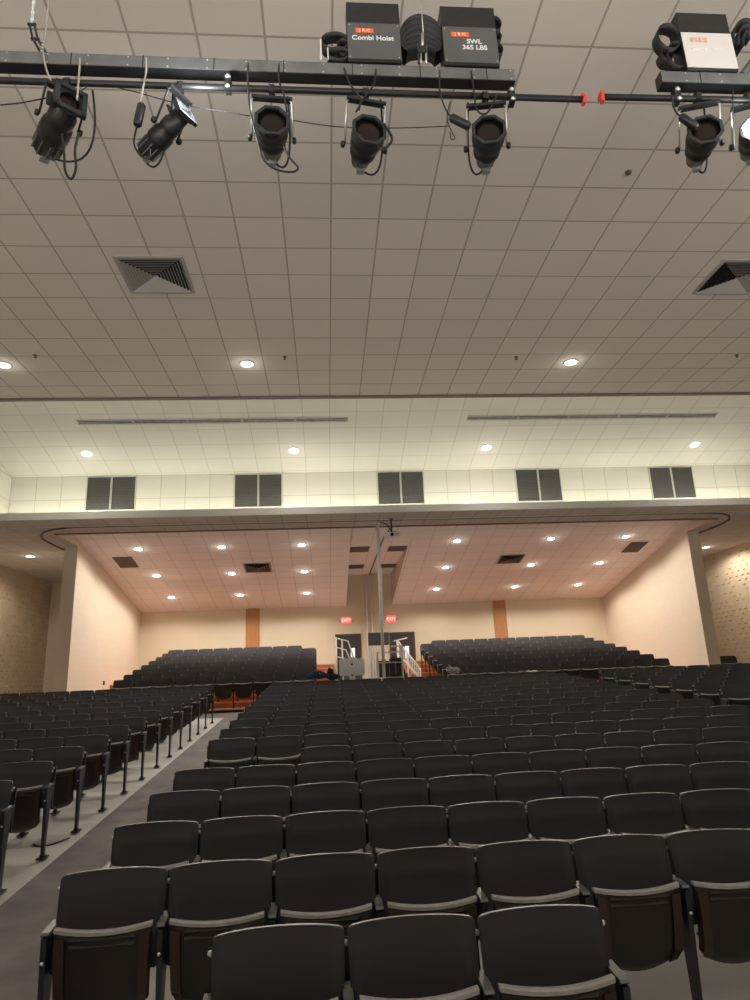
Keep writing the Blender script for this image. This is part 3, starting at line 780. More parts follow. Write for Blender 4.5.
for j in range(8):
    y = 18.72+.868*j; zz = Z(.175+.149*j)-.80
    zz = Z(-.60+.149*j)
    nL = 9 if j == 7 else 10
    for i in range(nL): seats.append(('rear left', j, i, Vector((-5.70+i*SWD+SWD/2, y, zz)), 0, i == nL-1))
    x0 = 3.83 if j == 7 else 3.30
    nR = int(round((9.66-x0)/SWD))
    for i in range(nR): seats.append(('rear right', j, i, Vector((x0+i*SWD+SWD/2, y, zz)), 0, i == nR-1))
for j in range(5):
    y = 19.2+.868*j
    for i in range(1): seats.append(('rear side', j, i, Vector((11.42+i*SWD+SWD/2, y, Z(-.60+.149*j))), 0, True))

proto = empty('theater_seat')
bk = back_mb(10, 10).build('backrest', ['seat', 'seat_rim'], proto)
pn = pan_mb().build('seat_pan', 'seat_under', proto)
eg = edge_mb().build('front_edge', 'seat_edge', pn); eg['label'] = 'worn front edge with painted pale highlight'
for s in (-1, 1): rl = rail_mb(s).build('side_rail', 'seat_rail', pn); rl['label'] = 'brown side rail'
st = standard_mb().build('standard', 'standard', proto); st.location = (-SWD/2, 0, 0)
ar = arm_mb().build('armrest', 'armrest', st); ar['label'] = 'pale metal armrest'
for q in (0, 1): bo = bolt_mb(q).build('bolt_cap', 'bolt', st); bo['label'] = ('bright upper bolt cap', 'bright lower bolt cap')[q]
bpy.context.view_layer.update()
register(proto)
ORD = ['first','second','third','fourth','fifth','sixth','seventh','eighth','ninth','tenth','eleventh','twelfth','thirteenth','fourteenth','fifteenth','sixteenth','seventeenth','eighteenth']
cand = []
for q, sdat in enumerate(seats):
    pr = seen(sdat[3]+Vector((0, 0, .7)))
    if pr and -25 < pr[0] < 775 and pr[1] < 1030: cand.append((pr[2], q))
cand.sort(); indiv = set(q for _, q in cand[:300])
rowmin = {}
for q in indiv:
    b, k = seats[q][0], seats[q][1]; rowmin[b] = min(rowmin.get(b, 99), k)
first = True
def put(o, p, r_): o.location = p; o.rotation_euler = (0, 0, r_)
for q in sorted(indiv):
    b, k, i, p, r_, last = seats[q]
    if first: o = proto; first = False
    else: o = dup(proto)
    put(o, p, r_)
    if last:
        e = dup2(st, o); e.location = (SWD/2, 0, 0)
    row = ORD[k-rowmin[b]]
    side = {'middle': 'from the left aisle', 'left': 'from the aisle', 'right': 'from the aisle'}.get(b, 'from the left end')
    tag(o, f'black folding auditorium seat, {ORD[i]} {side}, {row} row of the {b} block', 'seat', f'seats of the {b} block')
# the seats farther off, beyond the 300 nearest, as one mesh
vis = set(q for _, q in cand)
def lows():
    parts = []
    for ob in (bk, pn, eg, st, ar, bo): pass
    return parts
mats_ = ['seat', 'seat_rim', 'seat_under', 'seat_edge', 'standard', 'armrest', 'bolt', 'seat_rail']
base = MB()
b_ = back_mb(6, 4); base.v += b_.v; base.f += b_.f; base.mi += b_.mi; base.sm += b_.sm; base.uv += b_.uv
def addto(base, mb, mi, off=Vector((0,0,0))):
    n = len(base.v); base.v += [tuple(Vector(v)+off) for v in mb.v]
    for f, s in zip(mb.f, mb.sm): base.f.append(tuple(n+i for i in f)); base.mi.append(mi); base.sm.append(s); base.uv.append(None)
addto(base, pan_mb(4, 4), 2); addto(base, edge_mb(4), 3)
addto(base, standard_mb(), 4, Vector((-SWD/2,0,0))); addto(base, arm_mb(), 5, Vector((-SWD/2,0,0))); addto(base, bolt_mb(), 6, Vector((-SWD/2,0,0)))
far = {}
for q, (b, k, i, p, r_, last) in enumerate(seats):
    if q in indiv: continue
    far.setdefault('far', []).append((p, r_, last))
for name, lst in far.items():
    big = MB()
    for p, r_, last in lst:
        T = Matrix.Translation(p) @ Matrix.Rotation(r_, 4, 'Z'); n = len(big.v)
        big.v += [tuple(T @ Vector(v)) for v in base.v]; big.f += [tuple(n+i for i in f) for f in base.f]; big.mi += base.mi; big.sm += base.sm; big.uv += base.uv
        if last:
            e = MB(); addto(e, standard_mb(), 4, Vector((SWD/2,0,0))); addto(e, arm_mb(), 5, Vector((SWD/2,0,0)))
            n = len(big.v); big.v += [tuple(T @ Vector(v)) for v in e.v]; big.f += [tuple(n+i for i in f) for f in e.f]; big.mi += e.mi; big.sm += e.sm; big.uv += e.uv
    me = bpy.data.meshes.new('far_seats'); me.from_pydata(big.v, [], big.f)
    for mm in mats_: me.materials.append(M[mm])
    me.polygons.foreach_set('material_index', big.mi); me.polygons.foreach_set('use_smooth', big.sm)
    o = bpy.data.objects.new('far_seats', me); COL.objects.link(o)
    tag(o, 'mass of small black folding seats filling the rear blocks and far rows', 'seat', None, 'stuff')

# things lying on the seats
def blob(name, pts, matn, loc, label, cat, parts=()):
    t = empty(name, loc)
    bm = bmesh.new()
    for (x, y, z, rx, ry, rz_) in pts:
        r = bmesh.ops.create_icosphere(bm, subdivisions=3, radius=1)
        for v in r['verts']:
            n = 1+.13*math.sin(v.co.x*7+v.co.z*5+x*9)+.08*math.sin(v.co.y*11+v.co.z*9)
            v.co = Vector((x+v.co.x*rx*n, y+v.co.y*ry*n, z+v.co.z*rz_*n))
    me = bpy.data.meshes.new(name); bm.to_mesh(me); bm.free(); me.materials.append(M[matn])
    for p_ in me.polygons: p_.use_smooth = True
    o = bpy.data.objects.new('body', me); COL.objects.link(o); o.parent = t
    rm = o.modifiers.new('remesh', 'REMESH'); rm.mode = 'VOXEL'; rm.voxel_size = .015; rm.use_smooth_shade = True
    tag(t, label, cat); return t
pj_ = at(317, 676, 16.6)
t = blob('jacket', [(-.12,0,0,.16,.12,.07),(.06,0,.01,.19,.13,.08),(.02,0,.07,.12,.09,.06),(.22,0,0,.12,.08,.05)], 'cloth_blue', pj_, 'dark blue jacket thrown over the backs of the last middle row seats', 'jacket')
m = MB(); m.tube([(-.02,-.09,.03),(.06,-.11,.055),(.12,-.09,.03)], .008, 6); m.build('cord', 'paper', t)
pj_ = at(332, 677, 16.65)
t = blob('backpack', [(0,0,.0,.15,.10,.08),(-.04,0,.10,.08,.07,.10),(-.06,0,.18,.035,.04,.05),(.08,0,.0,.12,.08,.06)], 'cloth_black', pj_, 'black peaked bag lying beside the blue jacket on the seats', 'bag')
m = MB(); m.tube([(-.05,-.06,.16),(-.12,-.08,.10),(-.10,-.08,.0)], .01, 6); m.build('strap', 'cloth_black', t)
pj_ = at(453, 671, 16.7)
t = blob('plastic_bag', [(0,0,0,.17,.12,.07),(-.08,0,.06,.09,.07,.05),(.07,0,.05,.08,.07,.04)], 'plastic_bag', pj_, 'crumpled clear grey plastic bag on the seats right of centre', 'plastic bag')
m = MB(); m.tube([(-.08,0,.1),(-.10,0,.15),(-.05,0,.13)], [.02,.03,.012], 8); m.build('knot', 'plastic_bag', t)
pj_ = at(529, 671.5, 18.45)
t = empty('crumpled_paper', pj_); m = MB(); rr = random.Random(5)
vs = [(-.30+.06*i, .04*((j) - .5)+rr.uniform(-.01,.01), rr.uniform(-.015,.03)) for j in range(3) for i in range(11)]
fs = [(j*11+i, j*11+i+1, j*11+12+i, j*11+11+i) for j in range(2) for i in range(10)]
m.raw(vs, fs); m.raw([(v[0], v[1], v[2]-.004) for v in vs], [f[::-1] for f in fs]); m.build('sheet', 'paper', t)
tag(t, 'crumpled white paper on a seat of the first right rear row', 'paper')
# wire on the floor under the left block
m = MB(); pts = [(-2.95,7.45),(-2.9,7.38),(-2.82,7.36),(-2.76,7.40),(-2.70,7.5),(-2.66,7.6)]
m.tube([(x,y,floor_z(y)+.008) for x, y in pts], .008, 6); o = m.build('cable', 'cable'); tag(o, 'short dark cable lying on the concrete beside an aisle seat foot', 'cable')
m = MB()
for (x, z) in ((-9.62, .35),): m.box((x-.06,YB-.03,Z(z)),(x+.06,YB-.0,Z(z)+.2), bev=.006)
o = m.build('wall_switch', 'black_trim'); tag(o, 'small dark switch box low on the narrow wall left of the left wing wall', 'switch')
d_ = ray(103.5, 683); q_ = d_*(WL/d_.x); m = MB(); m.box((WL,q_.y-.05,Z(q_.z)-.06),(WL+.03,q_.y+.05,Z(q_.z)+.06), bev=.005); o = m.build('wall_outlet', 'metal_dark'); tag(o, 'small dark outlet on the left wing wall above the seats', 'outlet')

# ------------------------------------------------------------------ overhead lighting bars
YT = 4.0
def on(px, py, y=YT): return at(px, py, y)
zbt = Z(4.52)                              # top of the beam at YT
def beam(x0, x1, z, label, z1=None):
    t = empty('lighting_beam', ((x0+x1)/2, YT, (z+(z1 or z))/2)); h = (x1-x0)/2
    t.rotation_euler = (0, -math.atan2((z1 or z)-z, x1-x0), 0)
    m = MB(); m.box((-h,0,-.115),(h,.09,0), mi=0); m.box((-h,-.004,-.108),(h,0,-.006), mi=1); m.build('channel', ['metal_black', 'beam_grey'], t)
    m = MB(); x = -h+.2
    while x < h:
        for zz in (-.02, -.095): m.lathe([(.0001,.004),(.006,.003),(.007,0)], 8, T=Matrix.Translation((x,-.004,zz)) @ Matrix.Rotation(R(90), 4, 'X'))
        x += .29
    m.build('rivets', 'steel', t)
    m = MB(); x = -h+.32
    while x < h: m.box((x-.004,-.006,-.112),(x+.004,-.003,0)); x += .52
    m.build('seam', 'metal_dark', t)
    tag(t, label, 'beam', 'overhead lighting beams'); return t
BZ = lambda x: on(0,50.5).z+(x-on(0,50.5).x)*(on(514,69.5).z-on(0,50.5).z)/(on(514,69.5).x-on(0,50.5).x)
bl = beam(-4.2, on(515,75).x, BZ(-4.2), 'long black and grey lighting beam across the top left of the ceiling', BZ(on(515,75).x))
br = beam(on(663,85).x, 5.2, on(700,72).z+.0, 'shorter lighting beam at the top right, pale on its front face')
zp = on(331,88).z
px_ = on(0,80.5); t = empty('lighting_pipe', (px_.x, YT, px_.z)); m = MB(); m.tube([(-2,0,-2*(on(583,99.5).z-px_.z)/(on(583,99.5).x-px_.x)),(on(583,100).x-px_.x,0,on(583,99.5).z-px_.z)], .024, 12); m.build('tube', 'metal_black', t)
m = MB(); xx = on(583,100).x-px_.x; dz = on(583,99.5).z-px_.z; m.tube([(xx-.005,0,dz),(xx+.02,0,dz)], .036, 12); m.box((xx-.01,-.02,dz-.045),(xx+.012,.02,dz+.045)); e = m.build('end_cap', 'red_cap', t); e['label'] = 'red end cap'
tag(t, 'black pipe under the left lighting beam ending in a red cap', 'pipe', 'black lighting pipes')
x0, x1 = on(602,97).x, 5.2; z0 = on(602,97).z
t = empty('lighting_pipe', (x0, YT, z0)); m = MB(); m.tube([(0,0,0),(x1-x0,0,on(745,99).z-z0)], .024, 12); m.build('tube', 'metal_black', t)
m = MB(); m.tube([(-.02,0,0),(.005,0,0)], .036, 12); m.box((-.012,-.02,-.05),(.01,.02,.05)); e = m.build('end_cap', 'red_cap', t); e['label'] = 'red end cap'
tag(t, 'black pipe under the right lighting beam starting with a red cap', 'pipe', 'black lighting pipes')
# clamps joining beam and pipe
for px, lb in ((228, 'near the middle of the left beam'), (511, 'at the right end of the left beam'), (677, 'at the left end of the right beam')):
    c = on(px, 92 if px < 600 else 97); pz = on(px, {228: 84.5, 511: 97.5, 677: 97}[px]).z
    t = empty('pipe_clamp', (c.x, YT-.012, pz))
    m = MB(); m.box((-.022,-.012,-.05),(.022,.004,.075)); m.box((-.022,.004,.045),(.022,.05,.075)); m.box((-.022,.004,-.05),(.022,.06,-.03)); m.build('bracket', 'metal_black', t)
    m = MB()
    for zz in (.055, -.035): m.lathe([(.0001,.012),(.012,.01),(.016,0)], 8, T=Matrix.Translation((0,-.012,zz)) @ Matrix.Rotation(R(90), 4, 'X')); m.prism([(-.02,zz-.012),(0,zz+.014),(.02,zz-.012)], 'y', -.022, -.012)
    m.build('bolt', 'bolt', t)
    tag(t, f'black clamp with bright bolts {lb}', 'clamp', 'pipe clamps')

def rope(name, pts, r_, label, mt='rope', links=False):
    o0 = Vector(pts[-1]); t = empty(name, o0)
    m = MB()
    if links:
        n = 0
        for a, b in zip(pts[:-1], pts[1:]):
            a = Vector(a); b = Vector(b); L = (b-a).length; k = max(2, int(L/.03))
            for i in range(k): c = a+(b-a)*((i+.5)/k)-o0; w_ = .008; q = .011; d = (b-a).normalized(); s = Vector((1,0,0)) if i % 2 else Vector((0,1,0)); m.tube([c-d*q*1.3+s*w_*0, c-d*q+s*w_, c+d*q+s*w_, c+d*q*1.3, c+d*q-s*w_, c-d*q-s*w_, c-d*q*1.3], r_, 5)
    else: m.tube([Vector(p)-o0 for p in pts], r_, 7)
    m.build('strand', mt, t); return t
ztop = ZC
# rigging at the top left
c1 = on(31, 0); c2 = on(29, 18)
t = rope('rigging_chain', [Vector((c1.x, YT+.06, ztop)), Vector((c1.x-.01, YT+.06, c1.z)), Vector((c2.x, YT+.05, c2.z))], .006, '', 'alu', True)
m = MB(); o0 = Vector((c2.x, YT+.05, c2.z)); e = on(44, 50)
pts = [o0-o0, on(33,34)-o0+Vector((0,.04,0)), Vector((e.x, YT+.05, BZ(e.x)))-o0]
for dx in (-.018, .018): m.tube([p+Vector((dx,0,0)) for p in pts], .009, 6)
for p in pts[:2]: m.tube([p+Vector((-.03,0,0)), p+Vector((.03,0,0))], .012, 8)
m.build('turnbuckle', 'metal_black', t); m = MB(); q = on(38,44)-o0; m.prism([(q.x-.035,q.z-.045),(q.x+.05,q.z-.045),(q.x+.03,q.z+.03),(q.x-.02,q.z+.03)], 'y', .0, .012); m.build('shackle', 'steel', t)
tag(t, 'bright chain with black turnbuckle holding the beam at the top left', 'rigging')
c1 = on(47, 0); c2 = on(43, 36)
t = rope('wire_rope', [Vector((c1.x, YT+.03, ztop)), Vector((c1.x, YT+.03, c1.z)), Vector((c2.x, YT+.03, c2.z)), Vector((c2.x-.01, YT+.03, BZ(c2.x)))], .008, '')
m = MB()
for k in range(4): m.tube([(0,0,.03+.03*k),(0,0,.042+.03*k)], .014, 8)
m.build('clip', 'steel', t); tag(t, 'pale wire rope just right of the bright chain at the top left', 'rope')

# hoists
def hoist(px0, px1, pyb, ztb, texts, label, face='grey_paint', side=-1, hgt=.585, yf=YT-.02):
    a = on(px0, pyb); b = on(px1, pyb); W_ = (b.x-a.x)/2; cx = (a.x+b.x)/2
    t = empty('chain_hoist', (cx, yf, ztb)); D = .14
    m = MB(); m.box((-W_,0,0),(W_,D,hgt), bev=.004); m.build('housing', 'metal_black', t)
    m = MB(); m.box((-W_+.004,-.006,.02),(W_-.004,.002,.37)); f = m.build('cover_plate', face, t)
    y = -.008; X90 = (R(90),0,0)
    m = MB()
    for i in range(3): m.box((-W_*.68+i*.048,y-.001,.27),(-W_*.68+i*.048+.043,y+.001,.315))
    lg = m.build('emblem', 'orange' if face == 'grey_paint' else 'nosing', f); lg['label'] = 'three small orange letter blocks'
    text_mesh('lettering', 'JRC', .036, 'white_print', f, (-W_*.68+.07, y-.002, .292), X90, .0005, .0005, spacing=1.75)
    for s, sz, x, z in texts: text_mesh('lettering', s, sz, 'white_print', f, (x, y, z), X90, .0012, .001)
    m = MB()
    for x in (-W_+.02, W_-.02):
        for z in (.04, .35): m.lathe([(.0001,.004),(.005,0)], 8, T=Matrix.Translation((x,-.006,z)) @ Matrix.Rotation(R(90), 4, 'X'))
    m.build('screw', 'steel', t)
    tag(t, label, 'hoist', 'chain hoists'); return t, W_
h1, W1 = hoist(348, 402, 66, BZ(on(375,66).x)+.004, [('Combi Hoist', .062, -.01, .22)], 'grey chain hoist reading Combi Hoist standing on the left beam')
h2, W2 = hoist(444.5, 499.5, 69, BZ(on(470,66).x)+.004, [('SWL', .06, .03, .225), ('365 LBS', .06, .03, .165)], 'grey chain hoist reading SWL 365 LBS at the right end of the left beam')
zr = on(700,72).z
h3, W3 = hoist(686, 737, 71, zr+.002, [('Combi Hoist', .058, .0, .21)], 'brightly lit pale Combi Hoist standing on the right beam', 'white_trim')  # pale plate and emblem: lamp light painted into this hoist's colours
# cable loops beside and between the hoists
def band_loop(m, c, rx, rz_, y, wy=.10, th=.006, a0=0, a1=360, n=26):
    vs = []; 
    for i in range(n+1):
        t = R(a0+(a1-a0)*i/n); ca, sa = math.cos(t), math.sin(t)
        for rr_ in (1, 1-th/min(rx, rz_)): 
            vs += [(c[0]+rx*rr_*ca, y, c[1]+rz_*rr_*sa), (c[0]+rx*rr_*ca, y+wy, c[1]+rz_*rr_*sa)]
    fs = []
    for i in range(n):
        b = i*4; fs += [(b,b+1,b+5,b+4),(b+2,b+6,b+7,b+3),(b,b+4,b+6,b+2),(b+1,b+3,b+7,b+5)]
    m.raw(vs, fs, 0, True)
m = MB(); band_loop(m, (-W1-.09,.20), .11, .085, 0); band_loop(m, (-W1-.07,.08), .085, .06, .0); band_loop(m, (-W1-.03,.17), .05, .08, .02)
e = m.build('flat_cable_loops', 'cable', h1)
m = MB(); m.box((-W1-.21,-.004,.0),(-W1-.198,.0,.2)); m.box((-W1-.155,-.004,.0),(-W1-.147,.0,.12)); m.build('cable_edge', 'white_trim', h1)
m = MB(); band_loop(m, (W2+.0,.46), .06, .075, .02, a0=-90, a1=90); band_loop(m, (W2,.33), .05, .055, .02, a0=-90, a1=90); band_loop(m, (W2,.2), .05, .06, .02, a0=-90, a1=90)
m.build('flat_cable_loops', 'cable', h2)
m = MB(); band_loop(m, (-W3-.09,.34), .10, .13, 0); band_loop(m, (-W3-.03,.18), .09, .13, .02); band_loop(m, (-W3-.10,.22), .05, .07, .05)
m.build('flat_cable_loops', 'cable', h3)
# arch of flat cables
xa = on(402,40).x; xb = on(443,40).x; cxm = (xa+xb)/2; hw = (xb-xa)/2
t = empty('flat_cable_arch', (cxm, YT+.0, BZ(cxm)))
m = MB()
for k in range(6): band_loop(m, (0,.22-.0*k), hw+.03-.012*k, .30-.045*k, .0+.012*k, .14, .01, 0, 180)
for s in (-1, 1): m.box((s*(hw+.02)-.006,.0,0),(s*(hw+.02)+.006,.14,.22))
m.build('band', 'metal_dark', t)
m = MB()
for k in range(6): band_loop(m, (0,.22), hw+.032-.012*k, .302-.045*k, -.002+.012*k, .002, .003, 0, 180)
m.build('band_edge', 'grey_paint', t)
tag(t, 'arch of black flat cables between the two left hoists', 'cable')
t = empty('suspension_strap', (cxm, YT-.02, BZ(cxm)))
m = MB(); m.tube([(.01,0,1.14),(.005,0,.30)], .004, 6); m.tube([(.0,0,.30),(-.01,0,.17)], .013, 8); m.tube([(-.02,0,.17),(-.03,0,.0)], .006, 6); m.tube([(.02,0,.17),(.01,0,.0)], .009, 6); m.build('hanger', 'steel', t)
m = MB(); m.box((-.05,-.01,.10),(.02,.01,.20)); m.tube([(-.045,0,.1),(-.045,0,.0)], .01, 6); m.build('buckle', 'metal_dark', t)
tag(t, 'steel hanger with dark buckle in front of the arched cables', 'hanger')
m = MB(); band_loop(m, (.0,.30), .16, .28, .0, .12, .01, 60, 180); band_loop(m, (.0,.30), .12, .22, .0, .12, .01, 60, 180); band_loop(m, (.0,.30), .08, .16, .0, .12, .01, 60, 180)
q = on(757, 60); t = empty('flat_cable_arch', (q.x, YT, zr)); m.build('band', 'metal_dark', t); m = MB(); m.tube([(-.14,.02,0),(.1,.02,.30)], .03, 8); m.build('bracket', 'grey_paint', t); tag(t, 'black flat cables arching at the top right corner beside the pale hoist', 'cable')

# spotlights
def spot(cpx, cpy, yaw, tilt, label, lit=0, kind='round', y=YT-.03, s=1.0, pipez=None, swing=0, lamp_e=0):
    c = at(cpx, cpy, y)                   # centre of the lens
    t = empty('stage_spotlight', c)
    A = Matrix.Rotation(yaw, 4, 'Z') @ Matrix.Rotation(tilt, 4, 'X')     # local -y is where it points
    B = A @ Matrix.Rotation(R(-90), 4, 'X')                                # lathe z -> local +y (rearwards)
    def L(prof, mt, nm, n=20, par=t, sm=True): m = MB(); m.lathe([(r_*s, z*s) for r_, z in prof], n, T=B, smooth=sm); return m.build(nm, mt, par)
    if kind == 'round':
        L([(.112,-.005),(.124,0),(.126,.02),(.120,.05),(.124,.055),(.116,.12),(.100,.17),(.104,.18),(.098,.22),(.078,.26),(.066,.32),(.03,.335),(.0001,.34)], 'metal_black', 'barrel', 20)
        L([(.0001,-.004),(.06,-.001),(.10,.008),(.112,.02)], 'lamp_on' if lit else 'glass_dark', 'lens')
        m = MB(); n = 8                    # octagonal colour frame holder
        for k in range(8):
            a0_, a1_ = R(22.5+45*k), R(67.5+45*k)
            o_ = [(math.cos(a)*.136*s, math.sin(a)*.136*s) for a in (a0_, a1_)]; i_ = [(math.cos(a)*.112*s, math.sin(a)*.112*s) for a in (a0_, a1_)]
            for zz in (-.022,):
                vs = [(o_[0][0],o_[0][1],zz*s),(o_[1][0],o_[1][1],zz*s),(i_[1][0],i_[1][1],zz*s),(i_[0][0],i_[0][1],zz*s)]
                vs += [(x, y_, .0) for x, y_, z in vs]
                m.raw(vs, [(0,1,2,3),(7,6,5,4),(0,4,5,1),(1,5,6,2),(2,6,7,3),(3,7,4,0)], 0, False, B)
        m.build('colour_frame', 'metal_dark', t)
        ln = .34
    else:
        L([(.066,.0),(.075,.0),(.078,.12),(.088,.13),(.088,.20),(.078,.22),(.10,.25),(.104,.34),(.092,.36),(.086,.50),(.05,.535),(.0001,.54)], 'metal_black', 'barrel', 18)
        L([(.0001,.015),(.045,.012),(.062,.02)], 'lamp_on' if lit else 'glass_dark', 'lens')
        L([(.064,-.002),(.105,-.002),(.105,.012),(.064,.012)], 'metal_dark', 'front_plate', 24, t, False)
        m = MB(); h = .10*s
        for a, b in (((-h,-.03*s,-h),(h,0,-h+.03*s)), ((-h,-.03*s,h-.03*s),(h,0,h)), ((-h,-.03*s,-h),(-h+.03*s,0,h)), ((h-.03*s,-.03*s,-h),(h,0,h))): m.box(a, b, T=A)
        m.box((-h*1.25,.05*s,-h*.5),(-h*.8,.07*s,h*.5), T=A); m.build('colour_frame', 'metal_dark', t)
        m = MB()
        for k in range(10):
            a = 2*math.pi*k/10; m.box((-.004*s,.37*s,.088*s),(.004*s,.50*s,.100*s), T=A @ Matrix.Rotation(a, 4, 'Y'))
        m.build('cooling_fins', 'beam_grey', t)
        ln = .54
    # yoke: bar above, two arms to the pivots
    pv = .16*s if kind == 'round' else .22*s
    pivot = A @ Vector((0, pv, 0)); rx = .15*s if kind == 'round' else .125*s
    xd = Vector((math.cos(yaw), math.sin(yaw), 0))
    topz = (pipez - c.z if pipez else .24)-.085; tp = Vector((pivot.x*.3, .03, topz))
    for sg in (-1, 1): m = MB(); m.tube([pivot+xd*rx*sg, tp+xd*rx*sg+Vector((0,0,-.02)), tp+xd*(rx-.025)*sg], .008, 6); m.build('yoke_arm', 'steel' if kind == 'round' else 'metal_dark', t)
    m = MB(); Bx = Matrix.Translation(tp) @ Matrix.Rotation(yaw, 4, 'Z'); m.box((-rx,-.022,-.012),(rx,.022,.012), T=Bx); m.build('yoke_bar', 'metal_black', t)
    for sg in (-1, 1):
        m = MB(); m.lathe([(.0001,.03),(.022,.028),(.026,.01),(.018,0)], 10, T=Matrix.Translation(pivot+xd*sg*rx) @ Matrix.Rotation(yaw, 4, 'Z') @ Matrix.Rotation(R(90)*sg, 4, 'Y')); m.build('tilt_knob', 'metal_black', t)
    m = MB(); m.tube([tp, tp+Vector((0,0,.05))], .014, 8); m.box((tp.x-.022,tp.y-.03,tp.z+.045),(tp.x+.022,tp.y+.03,tp.z+.08)); m.tube([(tp.x-.02,tp.y,tp.z+.09),(tp.x+.02,tp.y,tp.z+.09)], .034, 10); m.build('pipe_clamp', 'metal_black', t)
    # rear lamp bracket
    r0 = A @ Vector((0, ln*s, -.02)); m = MB(); m.box((-.03*s,ln*s-.05*s,-.10*s),(.03*s,ln*s-.01*s,-.05*s), T=A); m.build('lamp_cap', 'steel', t)
    # power cable from the rear up to the beam
    for sg, sag in ((1 if swing >= 0 else -1, .22),):
        e = Vector((sg*.11, .10, topz+.10)); m = MB(); q = []
        for k in range(13):
            u = k/12; p = r0*(1-u)**2 + (Vector((sg*.16, r0.y*.8, r0.z-sag*1.6)))*2*u*(1-u) + e*u*u; q.append(p)
        m.tube(q, .008, 6); m.build('power_cable', 'cable', t)
    if lit:
        Lg = bpy.data.lights.new('bulb', 'POINT'); Lg.energy = lamp_e; Lg.color = (.95,.97,1); Lg.shadow_soft_size = .05
        lo = bpy.data.objects.new('bulb', Lg); COL.objects.link(lo); lo.parent = t; lo.location = A @ Vector((0,-.20*s,0))
    tag(t, label, 'spotlight', 'stage spotlights'); return t
pz = lambda px: (on(px, 81+ (px/583)*19).z if px < 600 else on(px, 97.5).z)
spot(70, 101, R(38), R(-2), 'black stage spotlight with square front frame, leftmost on the left pipe', 0, 'square', pipez=pz(60), swing=1, s=1.1)
spot(184, 113, R(56), R(-22), 'black stage spotlight with a glaring lens, second from the left', 1, 'square', pipez=pz(168), swing=-1, lamp_e=24, s=.84)
spot(272, 122, R(4), R(0), 'black round stage spotlight with a loose hanging cable, third from the left', 0, 'round', pipez=pz(272), swing=1)
spot(369, 131, R(10), R(0), 'black round stage spotlight hanging below the Combi Hoist box', 0, 'round', pipez=pz(372), swing=1)
spot(489, 131, R(-8), R(0), 'black round stage spotlight hanging below the SWL 365 LBS hoist', 0, 'round', pipez=pz(489), swing=-1)
spot(705, 131, R(-16), R(0), 'stage spotlight under the right beam, left of the glaring lamp', 0, 'round', pipez=pz(705), swing=1)
spot(756, 129, R(-22), R(0), 'glaring stage lamp cut off by the right edge of the picture', 1, 'round', pipez=pz(755), swing=1, lamp_e=11, s=.9)
# plug blocks and safety leads
def lead(name, pix, r_, label, mt='cable', plug=None, y=YT-.03):
    pts = [at(a, b, y) for a, b in pix]; o0 = pts[0]; t = empty(name, o0)
    q = []
    for i in range(len(pts)-1):
        p0 = pts[max(i-1, 0)]; p1 = pts[i]; p2 = pts[i+1]; p3 = pts[min(i+2, len(pts)-1)]
        for k in range(5):
            u = k/5; q.append(.5*((2*p1)+(p2-p0)*u+(2*p0-5*p1+4*p2-p3)*u*u+(3*p1-p0-3*p2+p3)*u**3)-o0)
    q.append(pts[-1]-o0); m = MB(); m.tube(q, r_, 7); m.build('lead', mt, t)
    if plug:
        a, b = (at(*p, y-.01)-o0 for p in plug); m = MB(); m.tube([a, a+(b-a)*.1, a+(b-a)*.9, b], [.02,.032,.032,.02], 8); m.build('connector', 'metal_black', t)
    tag(t, label, 'cable', 'hanging power cables')
lead('power_cable', [(146,58),(146,72),(143,88),(140,104)], .007, 'pale cable with black inline connector left of the glaring spotlight', 'rope', ((142,104),(137,126)))
lead('power_cable', [(137,126),(134,143),(141,156),(149,157),(150,149)], .007, 'short looping black cable hanging below the inline connector')
lead('power_cable', [(43,52),(46,68),(54,88),(60,98)], .007, 'pale cable running from the beam to the leftmost spotlight', 'rope')
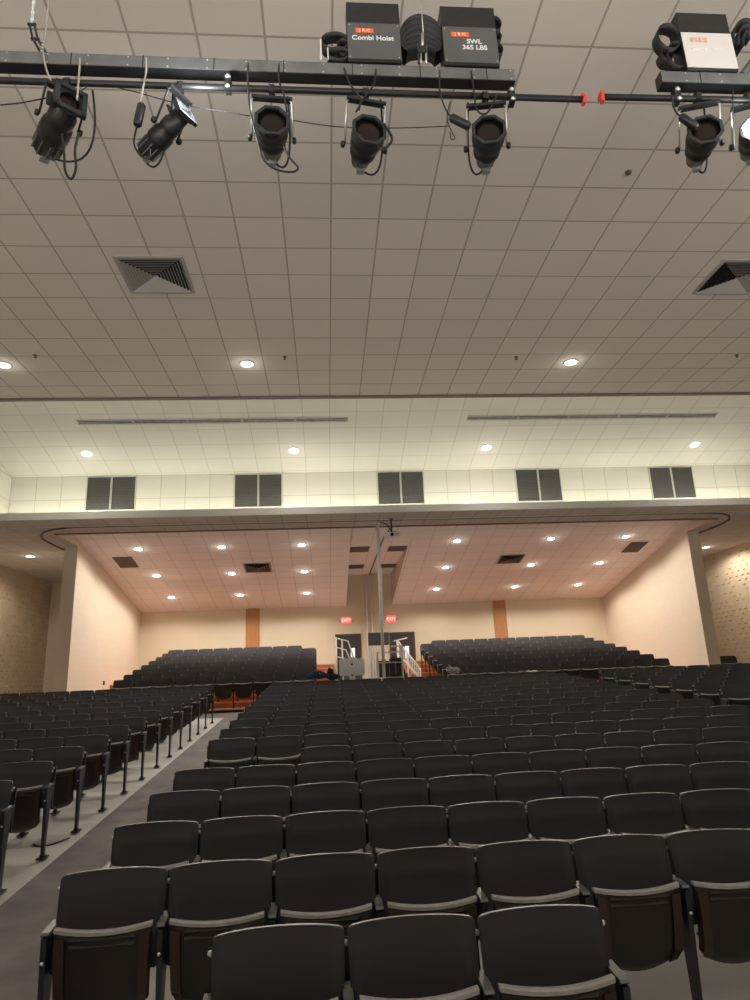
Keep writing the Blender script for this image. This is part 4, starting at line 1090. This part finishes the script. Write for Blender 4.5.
lead('power_cable', [(80,58),(79,75),(77,100)], .007, 'short pale cable on the right side of the leftmost spotlight', 'rope')
lead('power_cable', [(62,134),(64,152),(65,170),(71,179),(76,168),(75,150),(79,133)], .009, 'thick black cable loop hanging under the leftmost spotlight')
lead('power_cable', [(248,64),(248,85),(250,110),(256,135)], .008, 'grey green cable left of the third spotlight', 'metal_dark')
lead('power_cable', [(256,135),(263,158),(275,169),(291,172),(298,168),(290,158),(284,147)], .008, 'black cable curling under the third spotlight')
lead('power_cable', [(279,64),(279,80),(284,95),(287,112)], .007, 'short black cable right of the third spotlight')
lead('power_cable', [(344,68),(350,84),(360,98),(359,110)], .007, 'black cable crossing down left to the fourth spotlight')
lead('power_cable', [(376,69),(374,84),(364,98),(356,112)], .007, 'black cable crossing down right to the fourth spotlight')
lead('power_cable', [(384,124),(392,138),(388,146),(381,150)], .010, 'short thick black cable hooked at the right of the fourth spotlight')
lead('power_cable', [(440,70),(440,92),(446,110),(452,118)], .006, 'thin cable hanging from the beam with a black connector', 'metal_dark', ((450,117),(470,127)))
lead('power_cable', [(450,102),(447,118),(452,132),(455,138),(451,139),(450,132)], .004, 'very thin looped cord hanging left of the fifth spotlight')
lead('power_cable', [(471,71),(474,90),(477,110),(487,113),(497,95)], .007, 'black cable reaching the top of the fifth spotlight')
lead('power_cable', [(672,96),(676,112),(692,124)], .008, 'bluish cable with connector left of the spotlight under the right beam', 'metal_dark', ((680,116),(697,128)))
lead('power_cable', [(733,90),(733,120),(734,150)], .005, 'thin straight cable left of the glaring lamp', 'metal_dark')
lead('power_cable', [(0,105),(20,103),(36,100),(52,97)], .005, 'thin dark cable sagging at the far left towards the leftmost spotlight')
lead('power_cable', [(76,97),(92,85),(128,90),(180,104),(250,116)], .004, 'thin cable from the leftmost spotlight sagging behind the second', y=YT+.1)
lead('power_cable', [(290,120),(340,127),(400,128),(450,126)], .004, 'thin brown cable stretched behind the fourth spotlight', 'metal_dark', y=YT+.1)
bpy.context.view_layer.update()
